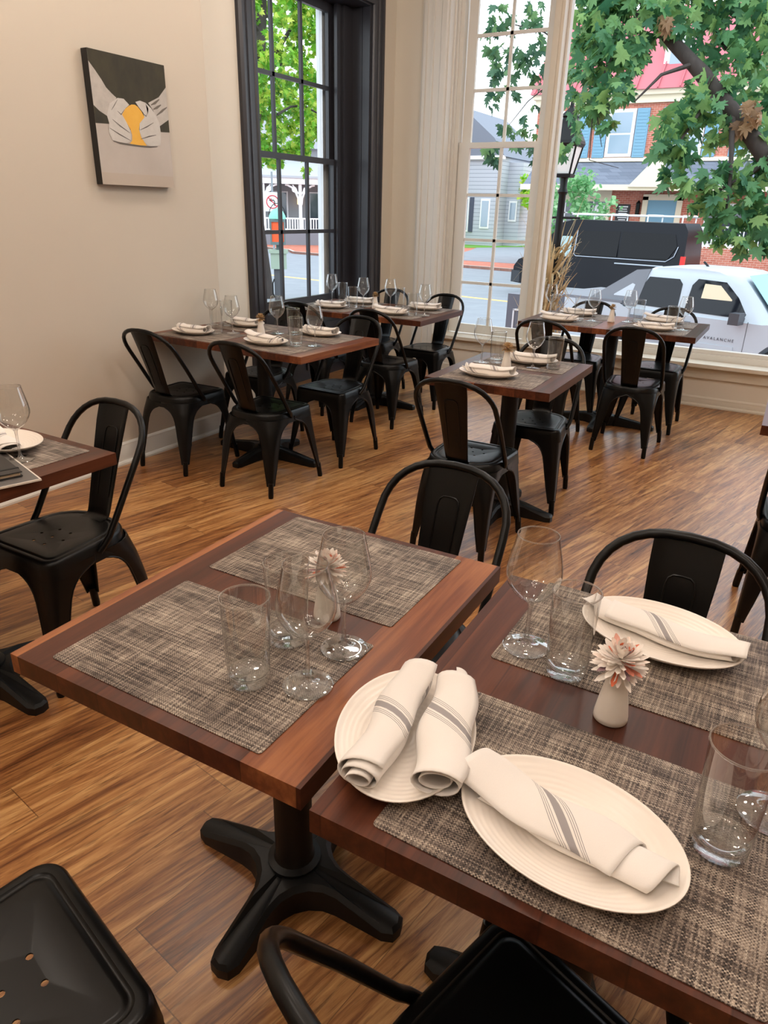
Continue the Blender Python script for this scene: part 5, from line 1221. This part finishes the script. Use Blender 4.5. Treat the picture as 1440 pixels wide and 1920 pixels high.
foliage(CL_W, add_leaf, .15, 40, 5, .75, m_leaf('oak_leaf_dark', rgb(52, 88, 70), rgb(78, 116, 84), rgb(112, 148, 92)), name='outer_foliage', parent=rt)
rr = random.Random(77); b = MB()
for x, y, z in ((-.95, 9.45, 2.62), (-.90, 9.4, 2.5), (-1.02, 9.45, 2.45), (-2.02, 9.6, 3.5)):
    for k in range(5): add_leaf(b, Vector((x - 1.6, y - 9.7, z - GZ)) + rand_dir(rr) * .06, Vector((rr.uniform(-.4, .4), rr.uniform(-.4, .4), -1)), rand_dir(rr), .15, .6)
b.keep = True; b.build('dead_leaves', m_leaf('dead_leaf', rgb(150, 116, 84), rgb(176, 142, 108), rgb(120, 92, 70)), rt)
lt = thing('maple_tree', 'bright yellow green tree beyond the black window', 'tree', (-15.4, 19.0, GZ))
limbs([[(-15.4, 19.0, GZ, .26)] + LT_TR], lt, 'trunk', 12)
limbs([LT_B1, LT_B2, LT_B3, LT_B4], lt, 'branch', 7)
foliage(CL_L, add_leaf, .17, 90, 9, .35, m_leaf('maple_leaf', rgb(92, 164, 44), rgb(142, 196, 62), rgb(196, 206, 84)), parent=lt)
# shrub by the shop front, tree beside the clapboard house
sb = thing('shrub', 'small feathery green shrub in front of the brick building', 'shrub', (-9.75, 32.0, GZ + .14))
limbs([[(-9.75, 32.0, GZ + .14, .05), (-9.8, 32.0, 1.2, .03), (-9.9, 32, 2.2, .01)], [(-9.75, 32, .0, .03), (-9.3, 32, 1.4, .01)]], sb, 'stem', 6)
rr = random.Random(8); cl = [(-9.35 + rr.gauss(0, .75), 32 + rr.gauss(0, .4), z, .42) for z in [(-.3 + 3.3 * (i / 44)) for i in range(44)]]
foliage(cl, simple_leaf, .22, 20, 10, -.1, m_leaf('shrub_leaf', rgb(104, 168, 110), rgb(140, 192, 134), rgb(176, 212, 164)), parent=sb)
ft = thing('tree', 'yellow green tree standing beside the grey clapboard house', 'tree', (-20.4, 61.5, GZ + .14))
limbs([[(-20.4, 61.5, GZ + .14, .3), (-20.4, 61.5, 2.0, .22), (-20.4, 61.5, 5, .1)]], ft, 'trunk', 8)
rr = random.Random(9); cl = [(-20.4 + rr.gauss(0, .7), 61.5 + rr.gauss(0, .8), rr.uniform(1.7, 5.0), .8) for i in range(26)]
foliage(cl, simple_leaf, .42, 9, 12, 0, m_leaf('lime_leaf', rgb(112, 190, 56), rgb(160, 214, 70), rgb(222, 220, 90)), parent=ft)
